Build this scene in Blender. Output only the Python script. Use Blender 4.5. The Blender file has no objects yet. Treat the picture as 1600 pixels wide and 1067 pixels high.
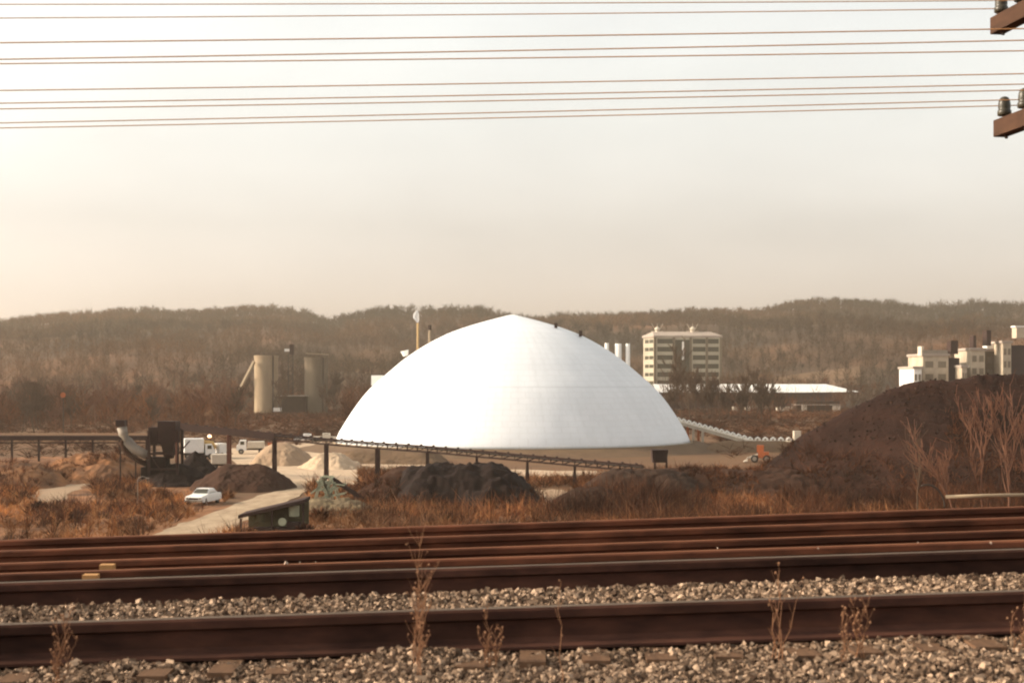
import bpy, math, random
import numpy as np
from mathutils import Vector, Matrix, noise as mnoise
random.seed(7); RNG = np.random.default_rng(7)
PI = math.pi; R = math.radians
SC = bpy.context.scene; COL = SC.collection

# ------------------------------------------------------------------ camera / world / sun
F, CX, HY, EYE = 2222.0, 800.0, 597.0, 12.8      # focal length in photo pixels, horizon row, eye height
cam_d = bpy.data.cameras.new('camera'); cam = bpy.data.objects.new('camera', cam_d); COL.objects.link(cam)
cam_d.sensor_width = 36; cam_d.lens = F / 1600 * 36; cam_d.clip_start = 0.1; cam_d.clip_end = 20000
cam_d.dof.use_dof = True; cam_d.dof.focus_distance = 250; cam_d.dof.aperture_fstop = 7.0
cam_d.shift_y = (HY - 533.5) / 1600
cam.location = (0, 0, EYE); cam.rotation_euler = (R(90), 0, 0)
SC.camera = cam
SUN_EL, SUN_AZ = 24.0, -88.0                      # azimuth from +Y, clockwise: sun low on the left
w = bpy.data.worlds.new('World'); SC.world = w; w.use_nodes = True
nt = w.node_tree; nt.nodes.clear()
def nn(t, ty, **kw):
    n = t.nodes.new(ty)
    for k, v in kw.items(): setattr(n, k, v)
    return n
out = nn(nt, 'ShaderNodeOutputWorld'); bg = nn(nt, 'ShaderNodeBackground')
sky = nn(nt, 'ShaderNodeTexSky', sky_type='NISHITA', sun_disc=False)
sky.sun_elevation = R(SUN_EL); sky.sun_rotation = R(SUN_AZ); sky.altitude = 200; sky.air_density = 1.0; sky.dust_density = 4.0; sky.ozone_density = 1.0
hs = nn(nt, 'ShaderNodeHueSaturation'); hs.inputs['Saturation'].default_value = 0.22
nt.links.new(sky.outputs[0], hs.inputs['Color'])
tc = nn(nt, 'ShaderNodeTexCoord'); sx = nn(nt, 'ShaderNodeSeparateXYZ'); nt.links.new(tc.outputs['Generated'], sx.inputs[0])
rp = nn(nt, 'ShaderNodeValToRGB'); nt.links.new(sx.outputs['Z'], rp.inputs[0])
er = rp.color_ramp.elements
er[0].position = 0.0; er[0].color = (2.75, 2.45, 2.28, 1); er[1].position = 0.30; er[1].color = (2.45, 2.41, 2.24, 1)
for p, c in ((0.05, (2.40, 2.15, 1.98, 1)), (0.11, (2.12, 1.96, 1.78, 1)), (0.19, (2.22, 2.15, 1.96, 1))):
    e = er.new(p); e.color = c
mx = nn(nt, 'ShaderNodeMix', data_type='RGBA', blend_type='MULTIPLY'); mx.inputs[0].default_value = 1
# thin high overcast: faint mottling
mp = nn(nt, 'ShaderNodeMapping'); mp.inputs['Scale'].default_value = (1, 1, 3); nt.links.new(tc.outputs['Generated'], mp.inputs[0])
nz = nn(nt, 'ShaderNodeTexNoise'); nz.inputs['Scale'].default_value = 5; nz.inputs['Detail'].default_value = 3; nt.links.new(mp.outputs[0], nz.inputs['Vector'])
mr = nn(nt, 'ShaderNodeMapRange'); mr.inputs[3].default_value = 0.88; mr.inputs[4].default_value = 1.12; nt.links.new(nz.outputs[0], mr.inputs[0])
m2 = nn(nt, 'ShaderNodeMix', data_type='RGBA', blend_type='MULTIPLY'); m2.inputs[0].default_value = 1
nt.links.new(hs.outputs[0], mx.inputs[6]); nt.links.new(rp.outputs[0], mx.inputs[7])
nt.links.new(mx.outputs[2], m2.inputs[6]); nt.links.new(mr.outputs[0], m2.inputs[7])
nt.links.new(m2.outputs[2], bg.inputs[0]); bg.inputs[1].default_value = 0.105; nt.links.new(bg.outputs[0], out.inputs[0])
sl = bpy.data.lights.new('sun', 'SUN'); sl.energy = 4.0; sl.angle = R(0.6); sl.color = (1.0, 0.81, 0.60)
so = bpy.data.objects.new('sun', sl); COL.objects.link(so)
_sd = Vector((math.sin(R(SUN_AZ)) * math.cos(R(SUN_EL)), math.cos(R(SUN_AZ)) * math.cos(R(SUN_EL)), math.sin(R(SUN_EL))))
so.rotation_euler = _sd.to_track_quat('Z', 'Y').to_euler(); so.location = _sd * 200
vs = SC.view_settings; vs.view_transform = 'Standard'; vs.look = 'None'; vs.gamma = 1; vs.exposure = 0.35; vs.use_curve_mapping = False
SC.cycles.filter_width = 2.1; SC.cycles.volume_bounces = 0; SC.cycles.max_bounces = 6

# ------------------------------------------------------------------ helpers
def P(px, py, d): return Vector(((px - CX) / F * d, d, EYE - (py - HY) / F * d))
def G(px, py, z=0.0):
    d = (EYE - z) * F / (py - HY); return Vector(((px - CX) / F * d, d, z))
def XP(px, d): return (px - CX) / F * d
def ZP(py, d): return EYE - (py - HY) / F * d

def mat(name, c1, c2=None, scale=3.0, rough=0.85, metal=0.0, bump=0.0, detail=5, stretch=(1, 1, 1), island=False, c3=None, contrast=0.25, spec=0.08, macro=None):
    m = bpy.data.materials.new(name); m.use_nodes = True; t = m.node_tree; b = t.nodes['Principled BSDF']
    b.inputs['Roughness'].default_value = rough; b.inputs['Metallic'].default_value = metal; b.inputs['Specular IOR Level'].default_value = spec
    c2 = c2 or tuple(x * 0.8 for x in c1)
    r = nn(t, 'ShaderNodeValToRGB'); e = r.color_ramp.elements
    e[0].position = 0.5 - contrast; e[1].position = 0.5 + contrast; e[0].color = (*c1, 1); e[1].color = (*c2, 1)
    if c3: k = e.new(0.5); k.color = (*c3, 1)
    if island:
        g = nn(t, 'ShaderNodeNewGeometry'); t.links.new(g.outputs['Random Per Island'], r.inputs[0]); e[0].position = 0; e[len(e) - 1].position = 1
    else:
        g = nn(t, 'ShaderNodeTexCoord'); mpp = nn(t, 'ShaderNodeMapping'); mpp.inputs['Scale'].default_value = stretch
        t.links.new(g.outputs['Object'], mpp.inputs[0])
        z = nn(t, 'ShaderNodeTexNoise'); z.inputs['Scale'].default_value = scale; z.inputs['Detail'].default_value = detail; z.inputs['Roughness'].default_value = 0.62
        t.links.new(mpp.outputs[0], z.inputs['Vector']); t.links.new(z.outputs[0], r.inputs[0])
        if bump:
            bp = nn(t, 'ShaderNodeBump'); bp.inputs['Strength'].default_value = min(1, bump); bp.inputs['Distance'].default_value = bump
            t.links.new(z.outputs[0], bp.inputs['Height']); t.links.new(bp.outputs[0], b.inputs['Normal'])
    res = r.outputs[0]
    if macro:
        for q, (sc_m, lo, hi, st) in enumerate(macro):
            tc2 = nn(t, 'ShaderNodeTexCoord'); mp2 = nn(t, 'ShaderNodeMapping'); mp2.inputs['Scale'].default_value = st; mp2.inputs['Location'].default_value = (q * 13.1, 0, 0); t.links.new(tc2.outputs['Object'], mp2.inputs[0])
            z2 = nn(t, 'ShaderNodeTexNoise'); z2.inputs['Scale'].default_value = sc_m; z2.inputs['Detail'].default_value = 4; t.links.new(mp2.outputs[0], z2.inputs['Vector'])
            r2 = nn(t, 'ShaderNodeValToRGB'); r2.color_ramp.elements[0].position = 0.38; r2.color_ramp.elements[1].position = 0.62; r2.color_ramp.elements[0].color = (*lo, 1); r2.color_ramp.elements[1].color = (*hi, 1); t.links.new(z2.outputs[0], r2.inputs[0])
            m3 = nn(t, 'ShaderNodeMix', data_type='RGBA', blend_type='MULTIPLY'); m3.inputs[0].default_value = 1; t.links.new(res, m3.inputs[6]); t.links.new(r2.outputs[0], m3.inputs[7]); res = m3.outputs[2]
    t.links.new(res, b.inputs['Base Color'])
    return m

def tag(o, label=None, cat=None, group=None, kind=None):
    if label: o['label'] = label
    if cat: o['category'] = cat
    if group: o['group'] = group
    if kind: o['kind'] = kind
    return o

def thing(name, label, cat, loc=(0, 0, 0), rz=0, group=None):
    o = bpy.data.objects.new(name, None); COL.objects.link(o); o.empty_display_size = 0.2
    o.location = loc; o.rotation_euler = (0, 0, rz)
    return tag(o, label, cat, group)

class MB:
    def __init__(s): s.v = []; s.f = []
    def add(s, vs_, fs_):
        n = len(s.v); s.v += [tuple(v) for v in vs_]; s.f += [tuple(i + n for i in f) for f in fs_]; return s
    def box(s, c, size, rz=0, M=None, taper=1.0):
        hx, hy, hz = size[0] / 2, size[1] / 2, size[2] / 2
        vs_ = [Vector((x * (taper if z > 0 else 1), y * (taper if z > 0 else 1), z)) for x in (-hx, hx) for y in (-hy, hy) for z in (-hz, hz)]
        Rm = M or Matrix.Rotation(rz, 3, 'Z'); c = Vector(c)
        return s.add([Rm @ v + c for v in vs_], [(0, 1, 3, 2), (4, 6, 7, 5), (0, 4, 5, 1), (2, 3, 7, 6), (0, 2, 6, 4), (1, 5, 7, 3)])
    def beam(s, a, b, wd, ht=None):        # rectangular bar from a to b
        a = Vector(a); b = Vector(b); ht = ht or wd; d = (b - a); L = d.length
        if L < 1e-6: return s
        d.normalize(); up = Vector((0, 0, 1)) if abs(d.z) < 0.95 else Vector((0, 1, 0))
        sd = d.cross(up).normalized(); up = sd.cross(d)
        vs_ = [p + sd * (i * wd / 2) + up * (j * ht / 2) for p in (a, b) for i, j in ((-1, -1), (1, -1), (1, 1), (-1, 1))]
        return s.add(vs_, [(0, 1, 2, 3), (7, 6, 5, 4), (0, 4, 5, 1), (1, 5, 6, 2), (2, 6, 7, 3), (3, 7, 4, 0)])
    def tube(s, pts, rad, n=6, cap=True):
        pts = [Vector(p) for p in pts]; rad = rad if isinstance(rad, (list, tuple)) else [rad] * len(pts); base = len(s.v)
        for i, p in enumerate(pts):
            d = (pts[min(i + 1, len(pts) - 1)] - pts[max(i - 1, 0)]).normalized()
            up = Vector((0, 0, 1)) if abs(d.z) < 0.9 else Vector((0, 1, 0))
            sd = d.cross(up).normalized(); u2 = sd.cross(d)
            for k in range(n):
                a = 2 * PI * k / n; s.v.append(tuple(p + (sd * math.cos(a) + u2 * math.sin(a)) * rad[i]))
        for i in range(len(pts) - 1):
            for k in range(n):
                a0 = base + i * n + k; a1 = base + i * n + (k + 1) % n; s.f.append((a0, a1, a1 + n, a0 + n))
        if cap: s.f.append(tuple(base + k for k in range(n))[::-1]); s.f.append(tuple(base + (len(pts) - 1) * n + k for k in range(n)))
        return s
    def lathe(s, prof, c=(0, 0, 0), n=32, cap=True):    # prof: (r, z)
        base = len(s.v); c = Vector(c)
        for r, z in prof:
            for k in range(n):
                a = 2 * PI * k / n; s.v.append((c.x + r * math.cos(a), c.y + r * math.sin(a), c.z + z))
        for i in range(len(prof) - 1):
            for k in range(n):
                a0 = base + i * n + k; a1 = base + i * n + (k + 1) % n; s.f.append((a0, a1, a1 + n, a0 + n))
        if cap: s.f.append(tuple(base + (len(prof) - 1) * n + k for k in range(n))); s.f.append(tuple(base + k for k in range(n))[::-1])
        return s
    def prism(s, poly, x0, x1, axis='x'):               # poly of (u,v) extruded; axis x: (y,z); y: (x,z)
        n = len(poly)
        if axis == 'x': vs_ = [(x, u, v) for x in (x0, x1) for u, v in poly]
        else: vs_ = [(u, x, v) for x in (x0, x1) for u, v in poly]
        return s.add(vs_, [tuple(range(n))[::-1], tuple(range(n, 2 * n))] + [(i, (i + 1) % n, n + (i + 1) % n, n + i) for i in range(n)])
    def build(s, name, m, parent=None, smooth=False, local=False):
        me = bpy.data.meshes.new(name)
        vv = s.v
        if parent is not None and not local:
            q = parent; off = Vector((0, 0, 0))
            while q is not None: off += Vector(q.location); q = q.parent
            vv = [(a - off.x, b - off.y, c - off.z) for a, b, c in vv]
        me.from_pydata(vv, [], s.f); me.update()
        if smooth: me.polygons.foreach_set('use_smooth', [True] * len(me.polygons))
        o = bpy.data.objects.new(name, me); COL.objects.link(o)
        if m: me.materials.append(m)
        if parent is not None: o.parent = parent
        return o

def fastmesh(name, V, nper, m):     # V: (N*nper,3) each nper verts is one polygon
    me = bpy.data.meshes.new(name); V = np.asarray(V, dtype=np.float32).reshape(-1, 3); n = len(V); k = n // nper
    me.vertices.add(n); me.vertices.foreach_set('co', V.ravel()); me.loops.add(n); me.loops.foreach_set('vertex_index', np.arange(n, dtype=np.int32))
    me.polygons.add(k); me.polygons.foreach_set('loop_start', np.arange(0, n, nper, dtype=np.int32)); me.polygons.foreach_set('loop_total', np.full(k, nper, dtype=np.int32))
    me.update(calc_edges=True); me.materials.append(m)
    o = bpy.data.objects.new(name, me); COL.objects.link(o); return o

def gridmesh(name, X, Y, Z, m, smooth=True, parent=None):
    ny, nx = X.shape; V = np.stack([X, Y, Z], -1).reshape(-1, 3)
    if parent is not None: V = V - np.array(parent.location)
    idx = np.arange(ny * nx).reshape(ny, nx)
    Fc = np.stack([idx[:-1, :-1], idx[:-1, 1:], idx[1:, 1:], idx[1:, :-1]], -1).reshape(-1, 4)
    me = bpy.data.meshes.new(name); me.vertices.add(len(V)); me.vertices.foreach_set('co', V.astype(np.float32).ravel())
    me.loops.add(Fc.size); me.loops.foreach_set('vertex_index', Fc.astype(np.int32).ravel())
    me.polygons.add(len(Fc)); me.polygons.foreach_set('loop_start', np.arange(0, Fc.size, 4, dtype=np.int32)); me.polygons.foreach_set('loop_total', np.full(len(Fc), 4, dtype=np.int32))
    me.update(calc_edges=True); me.polygons.foreach_set('use_smooth', np.full(len(Fc), smooth)); me.materials.append(m)
    o = bpy.data.objects.new(name, me); COL.objects.link(o)
    if parent is not None: o.parent = parent
    return o

def vnoise(x, y, seed=0):           # smooth value noise, vectorised
    x = np.asarray(x, float); y = np.asarray(y, float)
    xi = np.floor(x).astype(np.int64); yi = np.floor(y).astype(np.int64); fx = x - xi; fy = y - yi
    fx = fx * fx * (3 - 2 * fx); fy = fy * fy * (3 - 2 * fy)
    def h(a, b):
        n = (a * 374761393 + b * 668265263 + seed * 1442695041) & 0x7fffffff
        n = ((n ^ (n >> 13)) * 1274126177) & 0x7fffffff
        return ((n ^ (n >> 16)) & 0xffff) / 65535.0
    return (h(xi, yi) * (1 - fx) + h(xi + 1, yi) * fx) * (1 - fy) + (h(xi, yi + 1) * (1 - fx) + h(xi + 1, yi + 1) * fx) * fy
def fbm(x, y, o=4, seed=0):
    s = 0; a = 0.5
    for i in range(o): s = s + a * vnoise(x * 2 ** i, y * 2 ** i, seed + i); a /= 2
    return s / (1 - 0.5 ** o)
def smooth01(t): t = np.clip(t, 0, 1); return t * t * (3 - 2 * t)

def copy_thing(root, loc, rz=0, scale=1.0, label=None):
    c = root.copy(); COL.objects.link(c); c.location = loc; c.rotation_euler = (0, 0, rz); c.scale = (scale,) * 3
    if label: c['label'] = label
    def rec(o, np_):
        for ch in list(o.children):
            if ch.name in new: continue
            k = ch.copy(); COL.objects.link(k); k.parent = np_; new.add(k.name); rec(ch, k)
    new = set(); rec(root, c); return c

# ------------------------------------------------------------------ materials
M = {}
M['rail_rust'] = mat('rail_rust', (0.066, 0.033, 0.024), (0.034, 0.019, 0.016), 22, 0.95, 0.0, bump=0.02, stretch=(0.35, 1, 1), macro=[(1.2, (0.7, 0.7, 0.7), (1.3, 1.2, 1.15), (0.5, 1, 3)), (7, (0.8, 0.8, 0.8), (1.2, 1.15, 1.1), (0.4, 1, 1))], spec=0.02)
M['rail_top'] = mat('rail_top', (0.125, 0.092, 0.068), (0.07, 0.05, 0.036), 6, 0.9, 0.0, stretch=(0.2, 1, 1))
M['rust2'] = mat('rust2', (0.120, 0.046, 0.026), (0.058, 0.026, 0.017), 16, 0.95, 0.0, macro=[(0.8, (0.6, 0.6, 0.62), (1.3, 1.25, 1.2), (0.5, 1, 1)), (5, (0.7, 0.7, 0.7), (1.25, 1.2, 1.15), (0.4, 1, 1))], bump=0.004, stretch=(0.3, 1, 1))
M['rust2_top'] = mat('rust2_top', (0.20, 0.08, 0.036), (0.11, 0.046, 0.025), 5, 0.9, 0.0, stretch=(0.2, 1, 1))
M['tie'] = mat('tie_wood', (0.17, 0.095, 0.054), (0.085, 0.05, 0.032), 8, 0.9, bump=0.02, stretch=(3, 0.5, 1))
M['stone'] = mat('ballast_stone', (0.040, 0.023, 0.015), (0.42, 0.29, 0.195), island=True, c3=(0.150, 0.098, 0.064), rough=0.9)
M['bed'] = mat('ballast_bed', (0.07, 0.045, 0.032), (0.13, 0.085, 0.06), 30, 0.95, bump=0.03)
M['bank'] = mat('bank_earth', (0.11, 0.046, 0.026), (0.06, 0.03, 0.02), 6, 0.95, bump=0.05)
M['plain'] = mat('plain_earth', (0.16, 0.085, 0.045), (0.10, 0.062, 0.038), 0.05, 0.95, detail=10, c3=(0.14, 0.078, 0.042))
M['pale'] = mat('pale_dirt', (0.50, 0.37, 0.255), (0.36, 0.26, 0.17), 0.25, 0.95, detail=8, bump=0.05)
M['track_dirt'] = mat('track_dirt', (0.44, 0.33, 0.22), (0.23, 0.16, 0.10), 0.8, 0.95, detail=6, stretch=(1, 0.35, 1), bump=0.04)
M['sand'] = mat('sand', (0.34, 0.235, 0.15), (0.27, 0.185, 0.12), 0.8, 0.95, detail=8, bump=0.06)
M['coal'] = mat('coal', (0.030, 0.0125, 0.0075), (0.016, 0.0075, 0.0052), 1.6, 0.85, detail=9, bump=0.5, macro=[(0.12, (0.7, 0.7, 0.72), (1.25, 1.2, 1.15), (0.6, 1, 2.5))])
M['coal_dark'] = mat('coal_dark', (0.021, 0.0115, 0.0085), (0.010, 0.0065, 0.0055), 1.5, 0.85, detail=9, bump=0.2)
M['coal_brown'] = mat('coal_brown', (0.056, 0.026, 0.015), (0.032, 0.016, 0.010), 0.7, 0.9, detail=9, bump=0.15)
M['coal_grey'] = mat('coal_grey', (0.047, 0.026, 0.016), (0.025, 0.015, 0.011), 0.6, 0.9, detail=9, bump=0.15)
MF = [(0.0035, (0.52, 0.66, 0.78), (1.35, 1.15, 1.0), (1, 1, 4)), (0.016, (0.62, 0.66, 0.72), (1.3, 1.2, 1.1), (1, 0.5, 2.5))]
MM = [(0.012, (0.62, 0.60, 0.62), (1.35, 1.20, 1.0), (1, 0.5, 1)), (0.07, (0.75, 0.75, 0.8), (1.2, 1.15, 1.1), (1, 0.5, 1))]
MBR = [(0.09, (0.50, 0.50, 0.58), (1.30, 1.15, 1.0), (1, 0.4, 1)), (0.35, (0.62, 0.62, 0.65), (1.2, 1.15, 1.1), (1, 0.5, 1))]
M['hill'] = mat('hill_floor', (0.105, 0.056, 0.030), (0.062, 0.038, 0.023), 0.012, 0.95, detail=12, macro=MF)
M['wood_far'] = mat('woods_far', (0.045, 0.028, 0.015), (0.105, 0.056, 0.027), island=True, c3=(0.070, 0.041, 0.021), rough=0.95, macro=MF)
M['wood_mid'] = mat('woods_mid', (0.042, 0.019, 0.011), (0.130, 0.054, 0.024), island=True, c3=(0.072, 0.032, 0.015), rough=0.95, macro=MM)
M['brush'] = mat('brush', (0.07, 0.034, 0.02), (0.42, 0.23, 0.11), island=True, c3=(0.20, 0.082, 0.034), rough=0.95, macro=MBR)
M['brush_dark'] = mat('brush_dark', (0.036, 0.019, 0.013), (0.17, 0.072, 0.034), island=True, c3=(0.070, 0.031, 0.018), rough=0.95, macro=MBR)
M['grass_or'] = mat('dry_grass', (0.36, 0.165, 0.06), (0.50, 0.29, 0.13), island=True, c3=(0.30, 0.13, 0.05), rough=0.95, macro=MBR)
M['grass_floor'] = mat('grass_floor', (0.30, 0.13, 0.052), (0.13, 0.072, 0.04), 0.12, 0.95, detail=9, c3=(0.22, 0.11, 0.055), bump=0.1, macro=[(0.5, (0.55, 0.55, 0.6), (1.2, 1.15, 1.1), (1, 0.4, 1))])
M['dead_stem'] = mat('dead_stem', (0.26, 0.13, 0.068), (0.17, 0.085, 0.048), 20, 0.9)
M['seed'] = mat('seed_head', (0.34, 0.18, 0.10), (0.18, 0.09, 0.05), 40, 0.95)
M['bark'] = mat('bark', (0.095, 0.058, 0.036), (0.05, 0.032, 0.022), 3, 0.95, stretch=(1, 1, 0.3))
M['bark_red'] = mat('bark_red', (0.16, 0.075, 0.045), (0.10, 0.048, 0.031), 3, 0.95, stretch=(1, 1, 0.3))
M['arm'] = mat('crossarm_wood', (0.085, 0.044, 0.027), (0.045, 0.026, 0.018), 6, 0.9, stretch=(2, 0.3, 2), bump=0.008)
M['glass'] = mat('insulator_glass', (0.060, 0.050, 0.030), (0.035, 0.028, 0.020), 10, 0.35, spec=0.3)
M['iron'] = mat('iron', (0.06, 0.045, 0.035), (0.035, 0.026, 0.022), 5, 0.7, 0.3)
M['wire'] = mat('copper_wire', (0.52, 0.27, 0.12), (0.42, 0.21, 0.09), 2, 0.6, 0.0)
M['dark_steel'] = mat('dark_steel', (0.050, 0.027, 0.021), (0.030, 0.019, 0.017), 1.2, 0.8, bump=0.01)
M['red_steel'] = mat('red_steel', (0.16, 0.062, 0.04), (0.10, 0.045, 0.032), 1.2, 0.8)
M['grey_metal'] = mat('grey_metal', (0.30, 0.26, 0.21), (0.21, 0.175, 0.14), 0.9, 0.6, 0.2)
M['galv'] = mat('galvanised', (0.62, 0.54, 0.43), (0.48, 0.40, 0.31), 0.8, 0.55, 0.1)
M['white'] = mat('white_paint', (0.80, 0.77, 0.72), (0.70, 0.66, 0.60), 0.6, 0.5)
M['concrete'] = mat('concrete', (0.36, 0.27, 0.175), (0.24, 0.18, 0.12), 0.35, 0.9, detail=8, stretch=(1, 1, 0.3))
M['concrete2'] = mat('concrete_grey', (0.20, 0.155, 0.105), (0.11, 0.085, 0.06), 0.25, 0.9, detail=8, stretch=(1, 1, 0.3))
M['block_wall'] = mat('block_wall', (0.42, 0.37, 0.28), (0.32, 0.28, 0.21), 0.12, 0.9, detail=8)
M['cream'] = mat('cream_wall', (0.52, 0.43, 0.32), (0.30, 0.24, 0.18), 0.25, 0.9, detail=8)
M['greyroof'] = mat('grey_roof', (0.40, 0.33, 0.27), (0.30, 0.24, 0.20), 0.1, 0.8)
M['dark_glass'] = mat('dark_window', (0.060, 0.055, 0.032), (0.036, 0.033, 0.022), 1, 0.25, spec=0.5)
M['dark_wall'] = mat('dark_wall', (0.055, 0.036, 0.034), (0.04, 0.028, 0.03), 0.15, 0.9)
M['olive'] = mat('olive_panel', (0.20, 0.185, 0.12), (0.14, 0.125, 0.085), 0.2, 0.8)
M['orange'] = mat('orange_paint', (0.40, 0.11, 0.04), (0.28, 0.08, 0.03), 0.8, 0.6)
M['yellow'] = mat('yellow_paint', (0.52, 0.33, 0.12), (0.42, 0.26, 0.10), 0.8, 0.6)
M['teal'] = mat('teal_paint', (0.10, 0.22, 0.16), (0.08, 0.17, 0.13), 0.8, 0.6)
M['green'] = mat('green_paint', (0.115, 0.105, 0.055), (0.070, 0.062, 0.036), 0.7, 0.7)
M['palegreen'] = mat('pale_green_paint', (0.40, 0.42, 0.29), (0.27, 0.27, 0.19), 0.9, 0.7)
M['rubber'] = mat('rubber', (0.02, 0.018, 0.017), (0.03, 0.026, 0.024), 5, 0.9)
M['steam'] = None
# dome skin: pale metal sheet courses with faint seams
def dome_mat():
    m = bpy.data.materials.new('dome_sheet'); m.use_nodes = True; t = m.node_tree; b = t.nodes['Principled BSDF']
    b.inputs['Roughness'].default_value = 0.55; b.inputs['Specular IOR Level'].default_value = 0.35
    tcx = nn(t, 'ShaderNodeTexCoord'); s = nn(t, 'ShaderNodeSeparateXYZ'); t.links.new(tcx.outputs['Object'], s.inputs[0])
    at = nn(t, 'ShaderNodeMath', operation='ARCTAN2'); t.links.new(s.outputs['Y'], at.inputs[0]); t.links.new(s.outputs['X'], at.inputs[1])
    a2 = nn(t, 'ShaderNodeMath', operation='MULTIPLY'); a2.inputs[1].default_value = 17.2; t.links.new(at.outputs[0], a2.inputs[0])
    cb = nn(t, 'ShaderNodeCombineXYZ'); t.links.new(a2.outputs[0], cb.inputs[0]); t.links.new(s.outputs['Z'], cb.inputs[1])
    br = nn(t, 'ShaderNodeTexBrick'); br.inputs['Scale'].default_value = 0.9; br.inputs['Color1'].default_value = (0.76, 0.765, 0.775, 1); br.inputs['Color2'].default_value = (0.735, 0.745, 0.755, 1)
    br.inputs['Mortar'].default_value = (0.69, 0.69, 0.69, 1); br.inputs['Mortar Size'].default_value = 0.035; br.inputs['Brick Width'].default_value = 1.4; br.inputs['Row Height'].default_value = 0.9
    t.links.new(cb.outputs[0], br.inputs['Vector'])
    z = nn(t, 'ShaderNodeTexNoise'); z.inputs['Scale'].default_value = 0.12; z.inputs['Detail'].default_value = 6; t.links.new(tcx.outputs['Object'], z.inputs['Vector'])
    r = nn(t, 'ShaderNodeMapRange'); r.inputs[1].default_value = 0.3; r.inputs[2].default_value = 0.7; r.inputs[3].default_value = 0.94; r.inputs[4].default_value = 1.03; t.links.new(z.outputs[0], r.inputs[0])
    z3 = nn(t, 'ShaderNodeTexNoise'); z3.inputs['Scale'].default_value = 1.0; z3.inputs['Detail'].default_value = 5
    mp3 = nn(t, 'ShaderNodeMapping'); mp3.inputs['Scale'].default_value = (1.3, 0.10, 1); t.links.new(cb.outputs[0], mp3.inputs[0]); t.links.new(mp3.outputs[0], z3.inputs['Vector'])
    r3 = nn(t, 'ShaderNodeMapRange'); r3.inputs[1].default_value = 0.3; r3.inputs[2].default_value = 0.6; r3.inputs[3].default_value = 0.945; r3.inputs[4].default_value = 1.0; t.links.new(z3.outputs[0], r3.inputs[0])
    sb = nn(t, 'ShaderNodeMath', operation='SUBTRACT'); sb.inputs[1].default_value = 11.9; t.links.new(s.outputs['Z'], sb.inputs[0]); ab = nn(t, 'ShaderNodeMath', operation='ABSOLUTE'); t.links.new(sb.outputs[0], ab.inputs[0])
    r4 = nn(t, 'ShaderNodeMapRange'); r4.inputs[1].default_value = 0.05; r4.inputs[2].default_value = 0.22; r4.inputs[3].default_value = 0.90; r4.inputs[4].default_value = 1.0; t.links.new(ab.outputs[0], r4.inputs[0])
    mu = nn(t, 'ShaderNodeMath', operation='MULTIPLY'); t.links.new(r3.outputs[0], mu.inputs[0]); t.links.new(r4.outputs[0], mu.inputs[1]); mu2 = nn(t, 'ShaderNodeMath', operation='MULTIPLY'); t.links.new(mu.outputs[0], mu2.inputs[0]); t.links.new(r.outputs[0], mu2.inputs[1]); r = mu2
    mm = nn(t, 'ShaderNodeMix', data_type='RGBA', blend_type='MULTIPLY'); mm.inputs[0].default_value = 1
    t.links.new(br.outputs[0], mm.inputs[6]); t.links.new(r.outputs[0], mm.inputs[7]); t.links.new(mm.outputs[2], b.inputs['Base Color'])
    return m
M['dome'] = dome_mat()

# ------------------------------------------------------------------ terrain
s_ = 3500
g = MB().add([(-s_, -300, 0), (s_, -300, 0), (s_, 4200, 0), (-s_, 4200, 0)], [(0, 1, 2, 3)]).build('ground', M['plain']); tag(g, kind='structure')

GR = 0.033
def grade(x): return GR * 40 * np.tanh(np.asarray(x, float) / 40)
# height of ballast surface below the eye, as function of distance from camera across the tracks
HB_Y = [-20, 4.6, 5.2, 5.9, 6.4, 7.45, 8.0, 8.5, 9.0, 9.5, 11.0, 11.9, 12.4, 14.6, 34, 36]
HB_H = [1.26, 1.25, 1.195, 1.195, 1.125, 1.105, 1.20, 1.36, 1.36, 1.33, 1.33, 1.32, 1.45, 2.4, 12.75, 12.9]
def zbank(x, y):
    h = np.interp(y, HB_Y, HB_H); gfac = np.clip((34 - np.asarray(y)) / 20, 0, 1)
    return EYE - h + grade(x) * gfac
ys = np.concatenate([np.arange(-20, 4, 2.0), np.arange(4, 15, 0.1), np.arange(15, 36.5, 0.5)])
xs = np.concatenate([np.arange(-160, -12, 2.0), np.arange(-12, 12, 0.15), np.arange(12, 161, 2.0)])
X, Y = np.meshgrid(xs, ys); Z = zbank(X, Y) + (fbm(X * 6, Y * 6, 3, 5) - 0.5) * np.where(Y < 12, 0.03, 0.15) - 0.02
emb = gridmesh('embankment', X, Y, Z, M['bed']); tag(emb, kind='structure'); emb.data.materials.append(M['bank'])
cy = (Y[:-1, :-1] + Y[1:, 1:]) / 2
emb.data.polygons.foreach_set('material_index', ((cy > 8.35)).astype(np.int32).ravel())

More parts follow.
